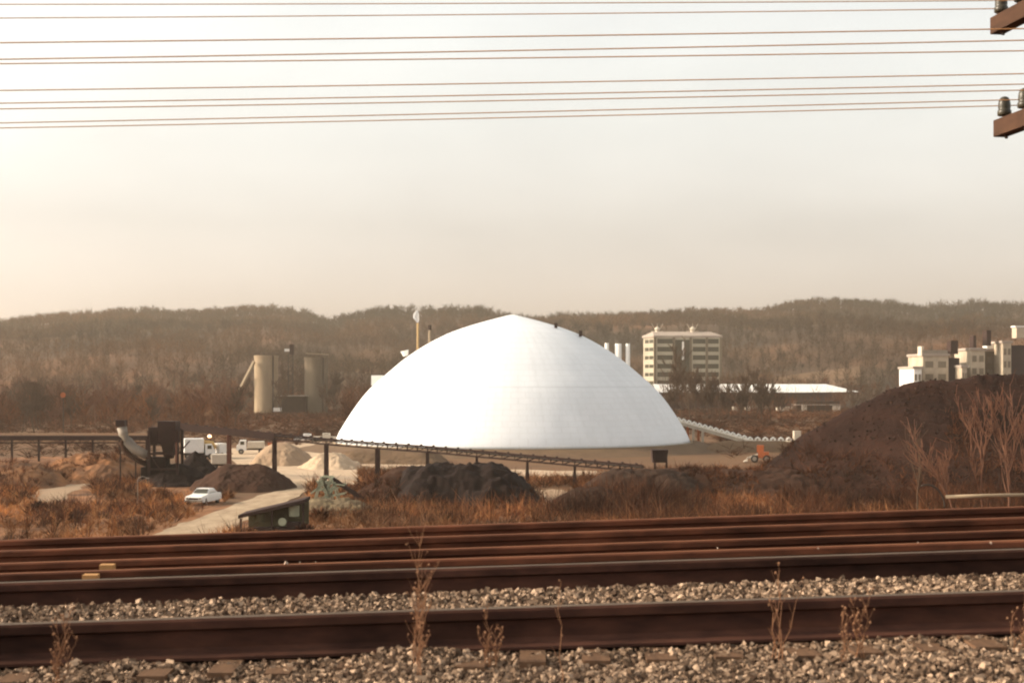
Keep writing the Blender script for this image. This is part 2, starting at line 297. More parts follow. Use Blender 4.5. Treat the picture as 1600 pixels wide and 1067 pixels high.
# hills: one sheet laid over real distances behind the plain
SKY_X = [-900, -300, 0, 60, 150, 220, 300, 350, 420, 470, 510, 545, 600, 650, 700, 760, 800, 840, 880, 930, 1000, 1070, 1130, 1180, 1220, 1270, 1330, 1390, 1430, 1480, 1530, 1600, 1800, 2500]
SKY_Y = [530, 514, 502, 494, 486, 482, 483, 480, 476, 484, 495, 488, 478, 481, 477, 481, 491, 494, 488, 490, 487, 485, 481, 483, 472, 466, 467, 471, 478, 473, 470, 474, 480, 500]
D0, D1 = 640.0, 1550.0
def zhill(x, d):
    x = np.asarray(x, float); d = np.asarray(d, float); px = x / d * F + CX
    top = EYE + (HY + 2 - np.interp(px, SKY_X, SKY_Y)) / F * D1 - 11
    t = (d - D0) / (D1 - D0)
    base = np.where(t < 1, top * np.clip(t, 0, 1) ** 1.15, top * np.clip(1 - (t - 1) * 0.8, 0.2, 1))
    n = (fbm(x / 140, d / 140, 4, 11) - 0.5) * 26 * np.clip(t * 2.2, 0, 1) * np.clip((1.02 - t) * 3, 0.05, 1)
    spur = 9 * np.sin(x / 95 + d / 210) * np.clip(t * 2.5, 0, 1) * np.clip((1 - t) * 2.5, 0, 1)
    return np.maximum(base + n + spur, 0) - 0.3
dd = np.concatenate([np.arange(600, 1700, 22), np.arange(1700, 2500, 80)]); pp = np.linspace(-900, 2500, 170)
PX, DD = np.meshgrid(pp, dd); XX = (PX - CX) / F * DD
hl = gridmesh('hills', XX, DD, zhill(XX, DD), M['hill']); tag(hl, kind='structure')

# ------------------------------------------------------------------ sliver plants (woods, brush)
def slivers(bx, by, bz, H, n, wd, spread, rise, trunk=True, start=(0.25, 0.9), lrange=(0.15, 0.38)):
    """n thin upward slivers per plant; arrays in, (N,3 verts) out"""
    k = len(bx); rep = lambda a: np.repeat(a, n)
    x, y, z, h, wv = rep(bx), rep(by), rep(bz), rep(H), rep(wd)
    t = RNG.uniform(start[0], start[1], k * n); az = RNG.uniform(0, 2 * PI, k * n)
    L = h * RNG.uniform(*lrange, k * n); el = np.clip(RNG.normal(rise, 0.35, k * n), -0.2, 1.55)
    r0 = RNG.uniform(0, spread * 0.35, k * n) * h
    sx_, sy_, sz_ = x + np.cos(az) * r0, y + np.sin(az) * r0, z + h * t * 0.85
    ex, ey, ez = sx_ + np.cos(az) * np.cos(el) * L * (spread / 0.3), sy_ + np.sin(az) * np.cos(el) * L * (spread / 0.3), sz_ + np.sin(el) * L
    hw = wv * RNG.uniform(0.5, 1.3, k * n) / 2; a2 = RNG.uniform(-0.6, 0.6, k * n); wx, wy = np.cos(a2) * hw, np.sin(a2) * hw; wz = hw * 0.5 * RNG.choice([-1, 1], k * n)
    V = np.stack([np.stack([sx_ - wx, sy_ - wy, sz_ - wz], -1), np.stack([sx_ + wx, sy_ + wy, sz_ + wz], -1), np.stack([ex, ey, ez], -1)], 1)
    if trunk:
        tw = wd * 0.55; T = np.stack([np.stack([bx - tw, by, bz - 1], -1), np.stack([bx + tw, by, bz - 1], -1), np.stack([bx, by, bz + H * 0.95], -1)], 1)
        V = np.concatenate([V, T], 0)
    return V.reshape(-1, 3)

def scatter(n, d0, d1, p0=-180, p1=1780, pw=1.0):
    d = (RNG.uniform(0, 1, n) * (d1 ** 2 - d0 ** 2) + d0 ** 2) ** 0.5; px = RNG.uniform(p0, p1, n)
    return (px - CX) / F * d, d, px
# far woods on the hills
x, d, px = scatter(9500, 700, 1590)
keep = ~((px > 1195) & (px < 1345) & (d > 790) & (d < 880) & (RNG.uniform(0, 1, len(d)) < 0.8)); x, d, px = x[keep], d[keep], px[keep]
dens = fbm(x / 60, d / 60, 3, 3); H = RNG.uniform(8, 15, len(x)) * (0.75 + 0.5 * dens)
V = slivers(x, d, zhill(x, d), H, 34, d / 1422 * 0.45, 0.42, 0.95)
fw = fastmesh('hill_woods', V, 3, M['wood_far']); tag(fw, 'leafless grey brown woods covering the hills behind the plain', 'woods', kind='stuff')
# ridge fringe
x, d, px = scatter(2200, 1500, 1580)
H = RNG.uniform(7, 15, len(x)) * (0.5 + 0.8 * fbm(px / 30, d * 0, 2, 9)); V = slivers(x, d, zhill(x, d), H, 34, d / 1422 * 0.42, 0.40, 1.0)
fr = fastmesh('ridge_woods', V, 3, M['wood_far']); tag(fr, 'thin bare treetops along the skyline of the hills', 'woods', kind='stuff')
# woods on the flat
def flat_mask(px, d):
    k = np.ones(len(px), bool)
    k &= ~((px > 1025) & (px < 1420) & (d < 700))
    k &= ~((px > 372) & (px < 535) & (d < 585))
    k &= ~((px > 500) & (px < 1110) & (d < 345))
    k &= ~((px > 985) & (px < 1150) & (d < 760))
    return k
x, d, px = scatter(2600, 340, 760); k = flat_mask(px, d); x, d, px = x[k], d[k], px[k]
H = RNG.uniform(5, 12, len(x)) * (0.55 + 0.9 * fbm(x / 35, d / 35, 2, 21)); V = slivers(x, d, np.maximum(zhill(x, d), 0) * (d > 640), H, 60, d / 1422 * 0.5, 0.42, 0.95)
mw = fastmesh('flat_woods', V, 3, M['wood_mid']); tag(mw, 'reddish brown leafless thicket on the flat land before the hills', 'woods', kind='stuff')
d = RNG.uniform(560, 632, 230); px = np.where(RNG.uniform(0, 1, 230) < 0.75, RNG.uniform(1035, 1215, 230), RNG.uniform(1180, 1330, 230)); x = (px - CX) / F * d
V = slivers(x, d, np.zeros(len(x)), np.where(px < 1130, RNG.uniform(9, 22, len(x)), RNG.uniform(6, 13, len(x))), 22, d / 1422 * 0.28, 0.42, 0.95)
mw = fastmesh('block_woods', V, 3, M['wood_mid']); tag(mw, 'thin leafless thicket before the warehouse and the tall grey block', 'woods', kind='stuff')
# low scrub on the flat
x, d, px = scatter(9000, 235, 640); k = ~((px > 470) & (px < 1120) & (d < 320)) & ~((px > 330) & (px < 620) & (d < 285)) & ~((px > 1160) & (d < 260)) & ~((px < 330) & (px > 150) & (d < 260))
x, d = x[k], d[k]; H = RNG.uniform(0.7, 2.6, len(x)); V = slivers(x, d, np.zeros(len(x)), H, 16, d / 1422 * 0.7, 0.8, 0.7, trunk=False, start=(0.0, 0.5), lrange=(0.4, 1.0))
sc_ = fastmesh('flat_scrub', V, 3, M['wood_mid']); tag(sc_, 'low brown scrub growing across the plain behind the yard', 'scrub', kind='stuff')

# ------------------------------------------------------------------ ground patches (yard, road)
def patch(name, pix, m, z, sub=6, jitter=0.6):
    pts = [G(a, b) for a, b in pix]; poly = []
    for i in range(len(pts)):
        a, b = pts[i], pts[(i + 1) % len(pts)]
        for k in range(sub): 
            q = a.lerp(b, k / sub); j = jitter if k else jitter * 0.4
            poly.append((q.x + random.uniform(-j, j), q.y + random.uniform(-j, j) * 2.5, z))
    o = MB().add(poly, [tuple(range(len(poly)))]).build(name, m); tag(o, kind='structure'); return o
patch('grassland', [(-260, 720), (150, 712), (230, 722), (330, 760), (345, 790), (420, 800), (600, 800), (760, 790), (900, 782), (1000, 790), (1200, 770), (1450, 770), (1900, 760), (1900, 900), (-260, 900)], M['grass_floor'], 0.03, 8, 1.0)
patch('yard_ground', [(352, 702), (420, 697), (500, 690), (560, 697), (640, 712), (720, 734), (950, 737), (960, 744), (720, 747), (600, 753), (560, 757), (500, 752), (462, 758), (400, 752), (372, 725)], M['pale'], 0.05, 6, 0.8)
patch('dirt_road', [(505, 752), (470, 776), (415, 800), (375, 820), (340, 842), (225, 842), (262, 826), (320, 806), (385, 782), (440, 764), (470, 752)], M['track_dirt'], 0.07, 5, 0.4)
patch('bare_patch', [(70, 738), (130, 735), (145, 752), (115, 768), (95, 790), (60, 786), (45, 770)], M['sand'], 0.07, 5, 0.5)
patch('bare_strip', [(830, 766), (880, 765), (898, 772), (880, 784), (835, 793), (812, 780)], M['sand'], 0.06, 5, 0.4)

# ------------------------------------------------------------------ brush
def in_road(px, py):
    return (((px > 225) & (px < 480) & (np.abs(py - (842 - (px - 280) * 0.45)) < 24)) | ((px > 296) & (px < 350) & (py > 752) & (py < 800))
            | ((px > 350) & (px < 560) & (py < 762)) | ((px > 785) & (px < 965) & (py < 748)) | ((px > 965) & (px < 1200) & (py < 724)) | ((px > 380) & (px < 480) & (py > 775)) | ((px > 235) & (px < 440) & (py < 775)))
def brush(name, n, d0, d1, m, hr, label, pr=(-150, 1760), nb=14, dens=None, w=0.075):
    x, d, px = scatter(n, d0, d1, *pr); py = HY + EYE * F / d; k = ~in_road(px, py)
    if dens: k &= fbm(x / 7, d / 7, 2, dens) > 0.47
    k &= ~((px > 60) & (px < 145) & (py > 735) & (py < 790)) & ~((px > 812) & (px < 900) & (py > 762) & (py < 790))
    x, d = x[k], d[k]; H = RNG.uniform(*hr, len(x)) * (0.6 + 0.8 * fbm(x / 5, d / 5, 2, 31))
    V = slivers(x, d, np.zeros(len(x)), H, nb, d / 1422 * w * 10, 0.55, 1.1, trunk=False, start=(0.0, 0.35), lrange=(0.4, 1.0))
    o = fastmesh(name, V, 3, m); tag(o, label, 'brush', kind='stuff'); return o
brush('dry_grass', 5200, 112, 205, M['grass_or'], (0.4, 1.3), 'orange dry grass on the flat ground below the tracks', (-150, 700), 14, None, 0.06)
brush('brown_brush', 3600, 112, 190, M['brush_dark'], (0.8, 2.2), 'dark brown brush standing in clumps below the tracks', nb=20, dens=41, w=0.06)
brush('reed_grass', 5200, 112, 200, M['brush'], (0.6, 1.9), 'rusty orange weeds in front of the coal heaps', (560, 1780), 14, None, 0.055)
brush('tall_weeds', 1500, 114, 150, M['brush_dark'], (1.8, 3.6), 'tall dark reddish weeds between the gravel heap and the huge coal heap', (850, 1780), 26, 51, 0.05)
brush('tall_reeds', 420, 114, 140, M['brush'], (1.6, 3.2), 'tall pale reeds sticking out of the weeds at right', (560, 1780), 10, 55, 0.05)
# weeds on the crest of the embankment, just beyond the far track
n = 2600; x = RNG.uniform(-8, 8, n); y = RNG.uniform(12.3, 17, n); k = (fbm(x * 1.2, y * 0, 3, 77) > 0.46) | (y > 14.5)
x, y = x[k], y[k]; H = RNG.uniform(0.1, 0.42, len(x)) * (0.4 + 1.0 * fbm(x / 0.7, y, 2, 5)) + (y - 12.3) * 0.03
V = slivers(x, y, zbank(x, y), H, 6, np.full(len(x), 0.014), 0.3, 1.25, trunk=False, start=(0.0, 0.2), lrange=(0.5, 1.0))
cw = fastmesh('crest_weeds', V, 3, M['brush']); tag(cw, 'short orange weeds along the far edge of the railway embankment', 'weeds', kind='stuff')

# ------------------------------------------------------------------ ballast stones
def stones(name, x, y, z, s, m, label):
    iv = np.array([(a, b, c) for a in (-1, 1) for b in (-1, 1) for c in (-1, 1)]) * 0.75
    fc = np.array([(0, 1, 3), (0, 3, 2), (4, 6, 7), (4, 7, 5), (0, 4, 5), (0, 5, 1), (2, 3, 7), (2, 7, 6), (0, 2, 6), (0, 6, 4), (1, 5, 7), (1, 7, 3)])
    n = len(x); V = iv[None] * RNG.uniform(0.45, 1.3, (n, 8, 3)); V = V * (s[:, None, None] * RNG.uniform(0.6, 1.25, (n, 1, 3)) )
    q = RNG.normal(size=(n, 4)); q /= np.linalg.norm(q, axis=1)[:, None]; a, b, c, d_ = q.T
    Rm = np.stack([1 - 2 * (c * c + d_ * d_), 2 * (b * c - a * d_), 2 * (b * d_ + a * c), 2 * (b * c + a * d_), 1 - 2 * (b * b + d_ * d_), 2 * (c * d_ - a * b), 2 * (b * d_ - a * c), 2 * (c * d_ + a * b), 1 - 2 * (b * b + c * c)], -1).reshape(n, 3, 3)
    V = np.einsum('nij,nkj->nki', Rm, V) + np.stack([x, y, z], -1)[:, None, :]
    Fc = (fc[None] + (np.arange(n) * 8)[:, None, None]).reshape(-1, 3); me = bpy.data.meshes.new(name)
    me.vertices.add(n * 8); me.vertices.foreach_set('co', V.astype(np.float32).ravel()); me.loops.add(Fc.size); me.loops.foreach_set('vertex_index', Fc.astype(np.int32).ravel())
    me.polygons.add(len(Fc)); me.polygons.foreach_set('loop_start', np.arange(0, Fc.size, 3, dtype=np.int32)); me.polygons.foreach_set('loop_total', np.full(len(Fc), 3, dtype=np.int32)); me.update(calc_edges=True); me.polygons.foreach_set('use_smooth', np.zeros(len(Fc), bool))
    me.materials.append(m); o = bpy.data.objects.new(name, me); COL.objects.link(o); tag(o, label, 'gravel', kind='stuff'); return o
def sxy(n, y0, y1, xw=4.2): return RNG.uniform(-xw, xw, n), RNG.uniform(y0, y1, n)
parts = [sxy(44000, 5.15, 6.07, 3.2), sxy(34000, 6.32, 7.46, 3.8), sxy(2500, 7.66, 8.3, 5)]
x = np.concatenate([p[0] for p in parts]); y = np.concatenate([p[1] for p in parts]); s = RNG.uniform(0.0060, 0.0140, len(x)) * RNG.choice([1, 1, 1, 1.5], len(x))
z = zbank(x, y) + RNG.uniform(-0.01, 0.018, len(x)) + 0.03 * np.clip(fbm(x * 2.2, y * 3, 2, 44) - 0.5, 0, 1) * (y < 6.1) * 4
stones('track_ballast', x, y, z, s, M['stone'], 'grey and tan crushed stone around the nearest track')
x, y = sxy(700, 8.7, 11.9, 6.5); s = RNG.uniform(0.01, 0.022, len(x)); ch = sxy(160, 8.6, 11.9, 6.5)
stones('pale_chips', ch[0], ch[1], zbank(*ch) + np.where((ch[1] > 9.4) & (ch[1] < 9.6), 0.17, 0.02), RNG.uniform(0.006, 0.014, 160), mat('pale_stone', (0.55, 0.42, 0.32), (0.35, 0.26, 0.2), 3, 0.9), 'small pale stone chips scattered over the rust brown track')
M['stone2'] = mat('rusty_stone', (0.05, 0.03, 0.02), (0.22, 0.13, 0.08), island=True, c3=(0.11, 0.058, 0.035), rough=0.9)
stones('rusty_ballast', x, y, zbank(x, y) + 0.005, s, M['stone2'], 'rust stained loose stones scattered on the far track')

# ------------------------------------------------------------------ tracks
HD, WB = 0.074, 0.15
PROF = [(-WB / 2, 0), (-WB / 2, 0.012), (-0.02, 0.03), (-0.011, 0.045), (-0.011, 0.118), (-0.037, 0.130), (-0.037, 0.163), (-0.028, 0.174), (0.028, 0.174), (0.037, 0.163), (0.037, 0.130), (0.011, 0.118), (0.011, 0.045), (0.02, 0.03), (WB / 2, 0.012), (WB / 2, 0)]
XR = list(np.arange(-150, -10, 5.0)) + list(np.arange(-10, 10.1, 0.5)) + list(np.arange(15, 151, 5.0))
def rail_mesh(y0, h, m, mtop, parent=None, name='rail', x0=-150, x1=150, tiltz=0.0, yaw=0.0):
    b = MB(); top = MB(); xr = [q for q in XR if x0 <= q <= x1]; n = len(PROF)
    for i, xx in enumerate(xr):
        zz = EYE - h - 0.174 + float(grade(xx)) + tiltz
        for (u, v) in PROF: b.v.append((xx, y0 + u + yaw * xx, zz + v))
    for i in range(len(xr) - 1):
        for k in range(n): b.f.append((i * n + k, i * n + (k + 1) % n, (i + 1) * n + (k + 1) % n, (i + 1) * n + k))
    b.f.append(tuple(range(n))[::-1]); b.f.append(tuple((len(xr) - 1) * n + k for k in range(n)))
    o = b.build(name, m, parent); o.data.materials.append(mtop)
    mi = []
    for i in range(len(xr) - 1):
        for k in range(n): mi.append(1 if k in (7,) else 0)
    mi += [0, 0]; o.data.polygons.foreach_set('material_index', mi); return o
def track(label, ya, yb, h, m, mt, tie_y, spacing, tw, xt, tie_h, loc):
    t = thing('railway_track', label, 'railway track', loc)
    for yy in (ya, yb): rail_mesh(yy, h, m, mt, t)
    xx = -xt
    while xx < xt:
        b = MB(); jx = random.uniform(-0.02, 0.02); zt = EYE - tie_h + float(grade(xx)); wdt = tw * random.uniform(0.85, 1.1)
        e0 = tie_y[0] + random.uniform(-0.05, 0.05)
        b.box((xx + jx, (e0 + tie_y[1]) / 2, zt - 0.08 + random.uniform(-0.006, 0.006)), (wdt, tie_y[1] - e0, 0.16), rz=random.uniform(-0.02, 0.02))
        b.build('tie', M['tie'], t); xx += spacing
    for yy in (ya, yb):        # spikes at the rail foot and joint bars
        for xj in (-4.9, 6.6):
            b = MB().box((xj, yy, EYE - h - 0.174 + float(grade(xj)) + 0.082), (0.6, 0.062, 0.06)); b.build('joint_bar', m, t)
    return t
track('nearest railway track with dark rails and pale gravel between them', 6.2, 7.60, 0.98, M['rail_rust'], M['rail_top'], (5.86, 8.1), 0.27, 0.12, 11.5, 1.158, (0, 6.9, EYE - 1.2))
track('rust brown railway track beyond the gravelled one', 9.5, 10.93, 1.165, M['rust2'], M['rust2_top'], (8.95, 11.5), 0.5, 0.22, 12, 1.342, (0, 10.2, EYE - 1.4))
o = rail_mesh(10.18, 1.175, M['rust2'], M['rust2_top'], None, 'spare_rail', -60, 60, yaw=0.0); tag(o, 'rusty spare rail lying between the two rails of the far track', 'rail')
o = rail_mesh(11.75, 1.165, M['rust2'], M['rust2_top'], None, 'spare_rail', -60, 60, yaw=0.0); tag(o, 'rusty spare rail lying at the far edge of the embankment', 'rail')
o = rail_mesh(7.35, 1.01, M['rust2'], M['rust2_top'], None, 'spare_rail', -60, -59, yaw=0.0); bpy.data.objects.remove(o)
# two tan wooden blocks
for (a, b_, dd_, lab) in ((168, 886, 9.85, 'tan wooden block lying on the far track, the right one of two'), (142, 902, 9.3, 'tan wooden block lying before the far track, the lower left of two')):
    q = P(a, b_, dd_); bb = MB().box(q, (0.095, 0.09, 0.042), rz=0.08); bb.box((q.x, q.y, q.z - 0.055), (0.085, 0.08, 0.07))
    M.setdefault('block', mat('block_wood', (0.46, 0.25, 0.10), (0.36, 0.19, 0.08), 20, 0.9)); oo = bb.build('wooden_block', M['block']); tag(oo, lab, 'wooden block', 'wooden blocks on the far track')

# ------------------------------------------------------------------ foreground dead weeds
def weed(px, py_top, dist, kind, label, lean=0.0, n=3):
    base = Vector((XP(px, dist), dist, float(zbank(XP(px, dist), dist)) - 0.02)); Ht = ZP(py_top, dist) - base.z
    t = thing('dead_weed', label, 'weed', base, group='dead weeds growing in the ballast'); st = MB(); sd = MB()
    for i in range(n):
        a = random.uniform(0, 2 * PI); hh = Ht * (1 if i == 0 else random.uniform(0.5, 0.95)); b0 = base + Vector((random.uniform(-.02, .02), random.uniform(-.02, .02), 0))
        dx = lean * hh + random.uniform(-0.08, 0.08) * hh + (0 if i == 0 else random.uniform(-0.25, 0.25) * hh); pts = []
        for j in range(7):
            u = j / 6; pts.append(b0 + Vector((dx * u ** 1.5 + 0.008 * math.sin(j * 2.1 + i), 0.05 * math.sin(a) * u * hh, hh * u)))
        st.tube(pts, [0.0025 - 0.0016 * j / 6 for j in range(7)], 5)
        for j in range(2, 7):
            for sgn in range(kind):
                p = pts[j]; l = hh * random.uniform(0.07, 0.2); an = random.uniform(0, 2 * PI)
                e = p + Vector((math.cos(an) * l * 0.6, math.sin(an) * l * 0.3, l)); mid = p.lerp(e, 0.5) + Vector((0, 0, -0.1 * l))
                st.tube([p, mid, e], [0.0012, 0.0009, 0.0006], 4)
                if random.random() < 0.35:
                    if 1:
                        c = e + Vector((random.uniform(-.009, .009), random.uniform(-.009, .009), random.uniform(-.012, .008))); r = random.uniform(0.0025, 0.0055)
                        MB().lathe([(r * 0.4, -r), (r, -r * 0.2), (r * 0.8, r * 0.6), (r * 0.2, r * 1.3)], c, 6).build('seed_head', M['seed'], t)
    st.build('stem', M['dead_stem'], t)
weed(650, 852, 5.85, 4, 'tall dead weed with seed heads rising over both rails left of centre', 0.02, 4)
weed(660, 905, 5.75, 3, 'thick crooked dead stalk before the nearest rail below the dome', 0.05, 3)
weed(770, 950, 5.9, 3, 'low fan of thin reddish twigs against the nearest rail', 0.0, 7)
weed(878, 925, 5.6, 1, 'single thin pale stalk before the nearest rail right of centre', -0.06, 1)
weed(90, 960, 5.7, 4, 'brown dead weed clump at the far left before the nearest rail', 0.05, 6)
weed(1215, 890, 5.8, 1, 'group of fine straight stalks before the nearest rail at right', 0.0, 5)
weed(1345, 930, 5.8, 4, 'curling reddish dead weed against the nearest rail at right', 0.12, 4)
weed(1320, 960, 5.75, 3, 'small reddish weed left of the curling one', -0.05, 3)
weed(1595, 935, 5.8, 3, 'dead weed at the right edge before the nearest rail', -0.03, 3)

# ------------------------------------------------------------------ telegraph pole and wires (right edge)
AD = 13.9; AX = XP(1551, AD) ; AW = 0.135; AH = 0.165
ZA = {0: ZP(215, AD), 1: ZP(55, AD)}       # underside of far end, lower / upper arm
t = thing('telegraph_pole', 'wooden telegraph pole with two crossarms of glass insulators at the right edge', 'telegraph pole', (AX + 0.5, 12.35, float(zbank(6, 12.35))))
pole_x = AX + 0.42
MB().tube([(pole_x, 12.35, float(zbank(6, 12.35)) - 0.6), (pole_x, 12.35, ZA[1] + 0.9)], [0.16, 0.11], 14).build('pole', M['arm'], t, smooth=True)
YAW = 0.13
def armp(k, s, dz=0.0):     # s metres from far end toward the camera, k arm
    return Vector((AX + (0 if k == 0 else XP(1546, AD) - AX) + AW / 2 + s * YAW, AD - s, ZA[k] + dz))
for k in (0, 1):
    a = armp(k, 0, AH / 2); b_ = armp(k, 3.2, AH / 2); ar = MB().beam(a, b_, AW, AH).build('crossarm', M['arm'], t)
    mod = ar.modifiers.new('bevel', 'BEVEL'); mod.width = 0.008; mod.segments = 2
    bo = MB()
    for s_q in (0.14, 0.6, 2.6, 3.06): p = armp(k, s_q, -0.005); bo.tube([p + Vector((0, 0, -0.03)), p + Vector((0, 0, 0.01))], 0.016, 8)
    bo.build('bolt', M['iron'], ar)
    MB().beam(armp(k, 0.9, 0.02) + Vector((0.0, 0, 0)), (pole_x, 12.3, ZA[k] - 0.55), 0.03, 0.01).build('brace', M['iron'], t)
    for j in range(8):
        s_q = 0.10 + j * 0.40 if j < 8 else 0
        p = armp(k, s_q, AH); ins = MB().lathe([(0.058, 0.028), (0.066, 0.034), (0.066, 0.075), (0.060, 0.083), (0.056, 0.09), (0.059, 0.105), (0.058, 0.145), (0.052, 0.178), (0.038, 0.202), (0.016, 0.213)], p, 18).build('insulator', M['glass'], t, smooth=True)
        MB().tube([p + Vector((0, 0, -0.02)), p + Vector((0, 0, 0.09))], 0.015, 8).build('pin', M['iron'], ins)
# wires: left row / right row of the photograph, and the distance of each from the eye line
WR = [(200, 165, 13.8), (192, 156, 13.4), (170, 141, 12.9), (161, 131.5, 12.5), (141, 115, 12.1), (99, 78.7, 11.4), (92, 62.5, 11.0), (66, 44, 10.6), (28.5, 13, 13.8), (7, 0, 13.4)]
WN = ['lowest', 'second from the bottom', 'third from the bottom', 'fourth from the bottom', 'fifth from the bottom', 'fifth from the top', 'fourth from the top', 'third from the top', 'second from the top', 'topmost']
for i, (a, b_, dd_) in enumerate(WR):
    p0 = P(0, a, dd_); p1 = P(1545, b_, dd_); dx = p1.x - p0.x; sl_ = (p1.z - p0.z) / dx; pts = []
    for xx in np.concatenate([np.arange(-45, -10, 5), np.arange(-10, 8, 0.75), np.arange(8, 45, 5)]):
        zz = p0.z + (xx - p0.x) * sl_ - 0.016 * (1 - ((xx) / 6.0) ** 2) * (1 if abs(xx) < 8 else 1) * 0.9
        pts.append((xx, dd_ + 0.002 * xx, zz))
    o = MB().tube(pts, 0.0052, 5).build('telegraph_wire', M['wire']); tag(o, '%s of the ten telegraph wires crossing the sky' % WN[i], 'wire', 'telegraph wires across the sky')

# ------------------------------------------------------------------ dome
DC = Vector((XP(801, 278.3), 278.3, 0)); BZ = 1.25
t = thing('storage_dome', 'huge white pointed storage dome rising in the middle of the yard', 'dome', DC)
prof_px = [(687, 277.5), (677, 274), (667, 268.5), (655, 261), (645, 254.5), (635, 247.5), (624, 239.5), (613, 230.5), (604, 222), (595, 212), (586, 201), (577, 190.5), (566, 177.5), (556, 164), (549, 153.5), (541.5, 141.5), (532, 124.5), (522, 104), (514, 83), (508, 64), (502, 43), (498, 28), (495, 16), (493, 8), (492, 4)]
k_ = 0.9922 * 278.3 / F; zz0 = 12.8 - (687 - HY) * 278.3 / F; prof = []
ztop = ZP(492, 278.3); 
for (yy, rr) in prof_px:
    z_ = BZ + (687 - yy) / (687 - 492) * (ztop - BZ); prof.append((rr * k_, z_))
# refine by interpolation
pz = np.array([p[1] for p in prof]); pr = np.array([p[0] for p in prof]); zi = BZ + (ztop - BZ) * (1 - (1 - np.linspace(0, 1, 70)) ** 1.6)
ri = np.interp(zi, pz, pr); ri[1:-1] = (ri[:-2] + ri[1:-1] * 2 + ri[2:]) / 4
pro = [(float(a), float(b)) for a, b in zip(ri, zi)]
MB().lathe(pro, (DC.x, DC.y, 0), 160).build('shell', M['dome'], t, smooth=True)
MB().lathe([(34.95, 0.0), (34.95, BZ + 0.12), (34.7, BZ + 0.12), (34.7, 0.0)], (DC.x, DC.y, 0), 160, cap=False).build('base_wall', M['concrete'], t, smooth=False)
# hatch box on the left flank and small vents
def on_dome(px, py):
    z_ = ZP(py, 278.3); r = float(np.interp(z_, pz, pr)); return Vector((XP(px, 278.3), 278.3, z_)), r
q, r = on_dome(590, 593); MB().box((XP(590, 278.3), 278.3, ZP(594.5, 278.3)), (2.0, 5, 2.0)).build('hatch_box', M['white'], t)
MB().box((XP(868.5, 272), 272, ZP(504.5, 272) - 0.5), (0.6, 0.9, 0.9)).build('vent', M['dark_steel'], t)
MB().box((XP(907, 272), 272, ZP(518, 272) - 0.4), (0.6, 0.9, 1.1)).build('vent', M['dark_steel'], t)
MB().tube([(XP(634, 278), 278, ZP(556, 278)), (XP(632, 278), 278, ZP(548, 278))], [0.5, 0.8], 10).build('vent', M['white'], t)
# earth bank round the dome foot
n = 128; bk = MB(); bk.lathe([(35.1, 1.2), (37.0, 1.15), (40.5, 0.1), (42, 0.02)], (DC.x, DC.y, 0), n, cap=False)
o = bk.build('dome_bank', M['sand'], smooth=True); tag(o, kind='structure')
M['sand2'] = mat('bank_sand', (0.155, 0.098, 0.058), (0.105, 0.068, 0.042), 0.3, 0.95, detail=8); o.data.materials[0] = M['sand2']

# ------------------------------------------------------------------ heaps
def heap(name, label, cat, cx_, cy_, rx, ry, h, m, seed=0, ridge=0.0, group=None, sharp=1.15, rough=0.12, N=120):
    t_ = np.linspace(-1.25, 1.25, N); U, Vv = np.meshgrid(t_, t_)
    Xh = cx_ + U * rx; Yh = cy_ + Vv * ry
    wob = 1 + 0.28 * (fbm(U * 1.7 + seed * 3, Vv * 1.7, 3, seed) - 0.5) * 2
    r = np.sqrt(np.clip(np.abs(U) - ridge, 0, 9) ** 2 / (1 - ridge) ** 2 + Vv ** 2) * wob
    Zh = h * np.clip(1 - r ** sharp, -0.1, 1); Zh = h * (1 - np.sqrt(np.clip(1 - Zh / h, 0, 2) ** 2 + 0.01)) * 1.1
    Zh += (fbm(Xh * 0.9, Yh * 0.9, 4, seed + 5) - 0.5) * rough * h * np.clip(Zh / h * 4, 0, 1) + (fbm(Xh * 3.1, Yh * 3.1, 3, seed + 8) - 0.5) * 0.28 * np.clip(Zh / h * 4, 0, 1)
    HEAPS.append((Xh, Yh, Zh)); o = gridmesh(name, Xh, Yh, np.maximum(Zh, -0.15), m); tag(o, label, cat, group); return o
HG = 'heaps in the yard'; HEAPS = []
# great coal heap at right
hx = np.linspace(XP(1150, 165), XP(2150, 165), 300); hy = np.linspace(138, 196, 150); Xh, Yh = np.meshgrid(hx, hy)
HPX = [1150, 1180, 1215, 1250, 1300, 1350, 1400, 1450, 1500, 1560, 1620, 1700, 1800, 1950, 2100]; HPY = [760, 738, 716, 688, 655, 626, 604, 594, 589, 586, 588, 592, 610, 680, 790]
Hs = np.interp((Xh / 165) * F + CX, HPX, [ZP(v, 165) for v in HPY]); Hs = np.maximum(Hs, 0)
Dv = np.abs(Yh - 165 + 3 * (fbm(Xh / 9, Xh * 0, 2, 3) - 0.5)); Zh = Hs - np.maximum(np.sqrt(Dv ** 2 + 2.0) - 1.4, 0) * (0.66 + 0.12 * (fbm(Xh / 6, Yh / 30, 3, 8) - 0.5))
Zh += (fbm(Xh / 1.6, Yh / 6.0, 3, 12) - 0.5) * 0.35 * np.clip(Zh, 0, 1) + (fbm(Xh / 3.0, Yh / 6.0, 4, 2) - 0.5) * 0.9 * np.clip(Zh, 0, 1) + (fbm(Xh * 1.1, Yh * 1.1, 3, 6) - 0.5) * 0.3 * np.clip(Zh, 0, 1)
o = gridmesh('coal_heap', Xh, Yh, np.maximum(Zh, -0.2), M['coal']); tag(o, 'huge dark brown coal heap filling the right side behind bare saplings', 'coal heap')
n = 5200; xi = RNG.integers(2, Xh.shape[1] - 2, n); yi = RNG.integers(2, Xh.shape[0] // 2 + 8, n); zz_ = Zh[yi, xi]; pxx = Xh[yi, xi] / Yh[yi, xi] * F + CX
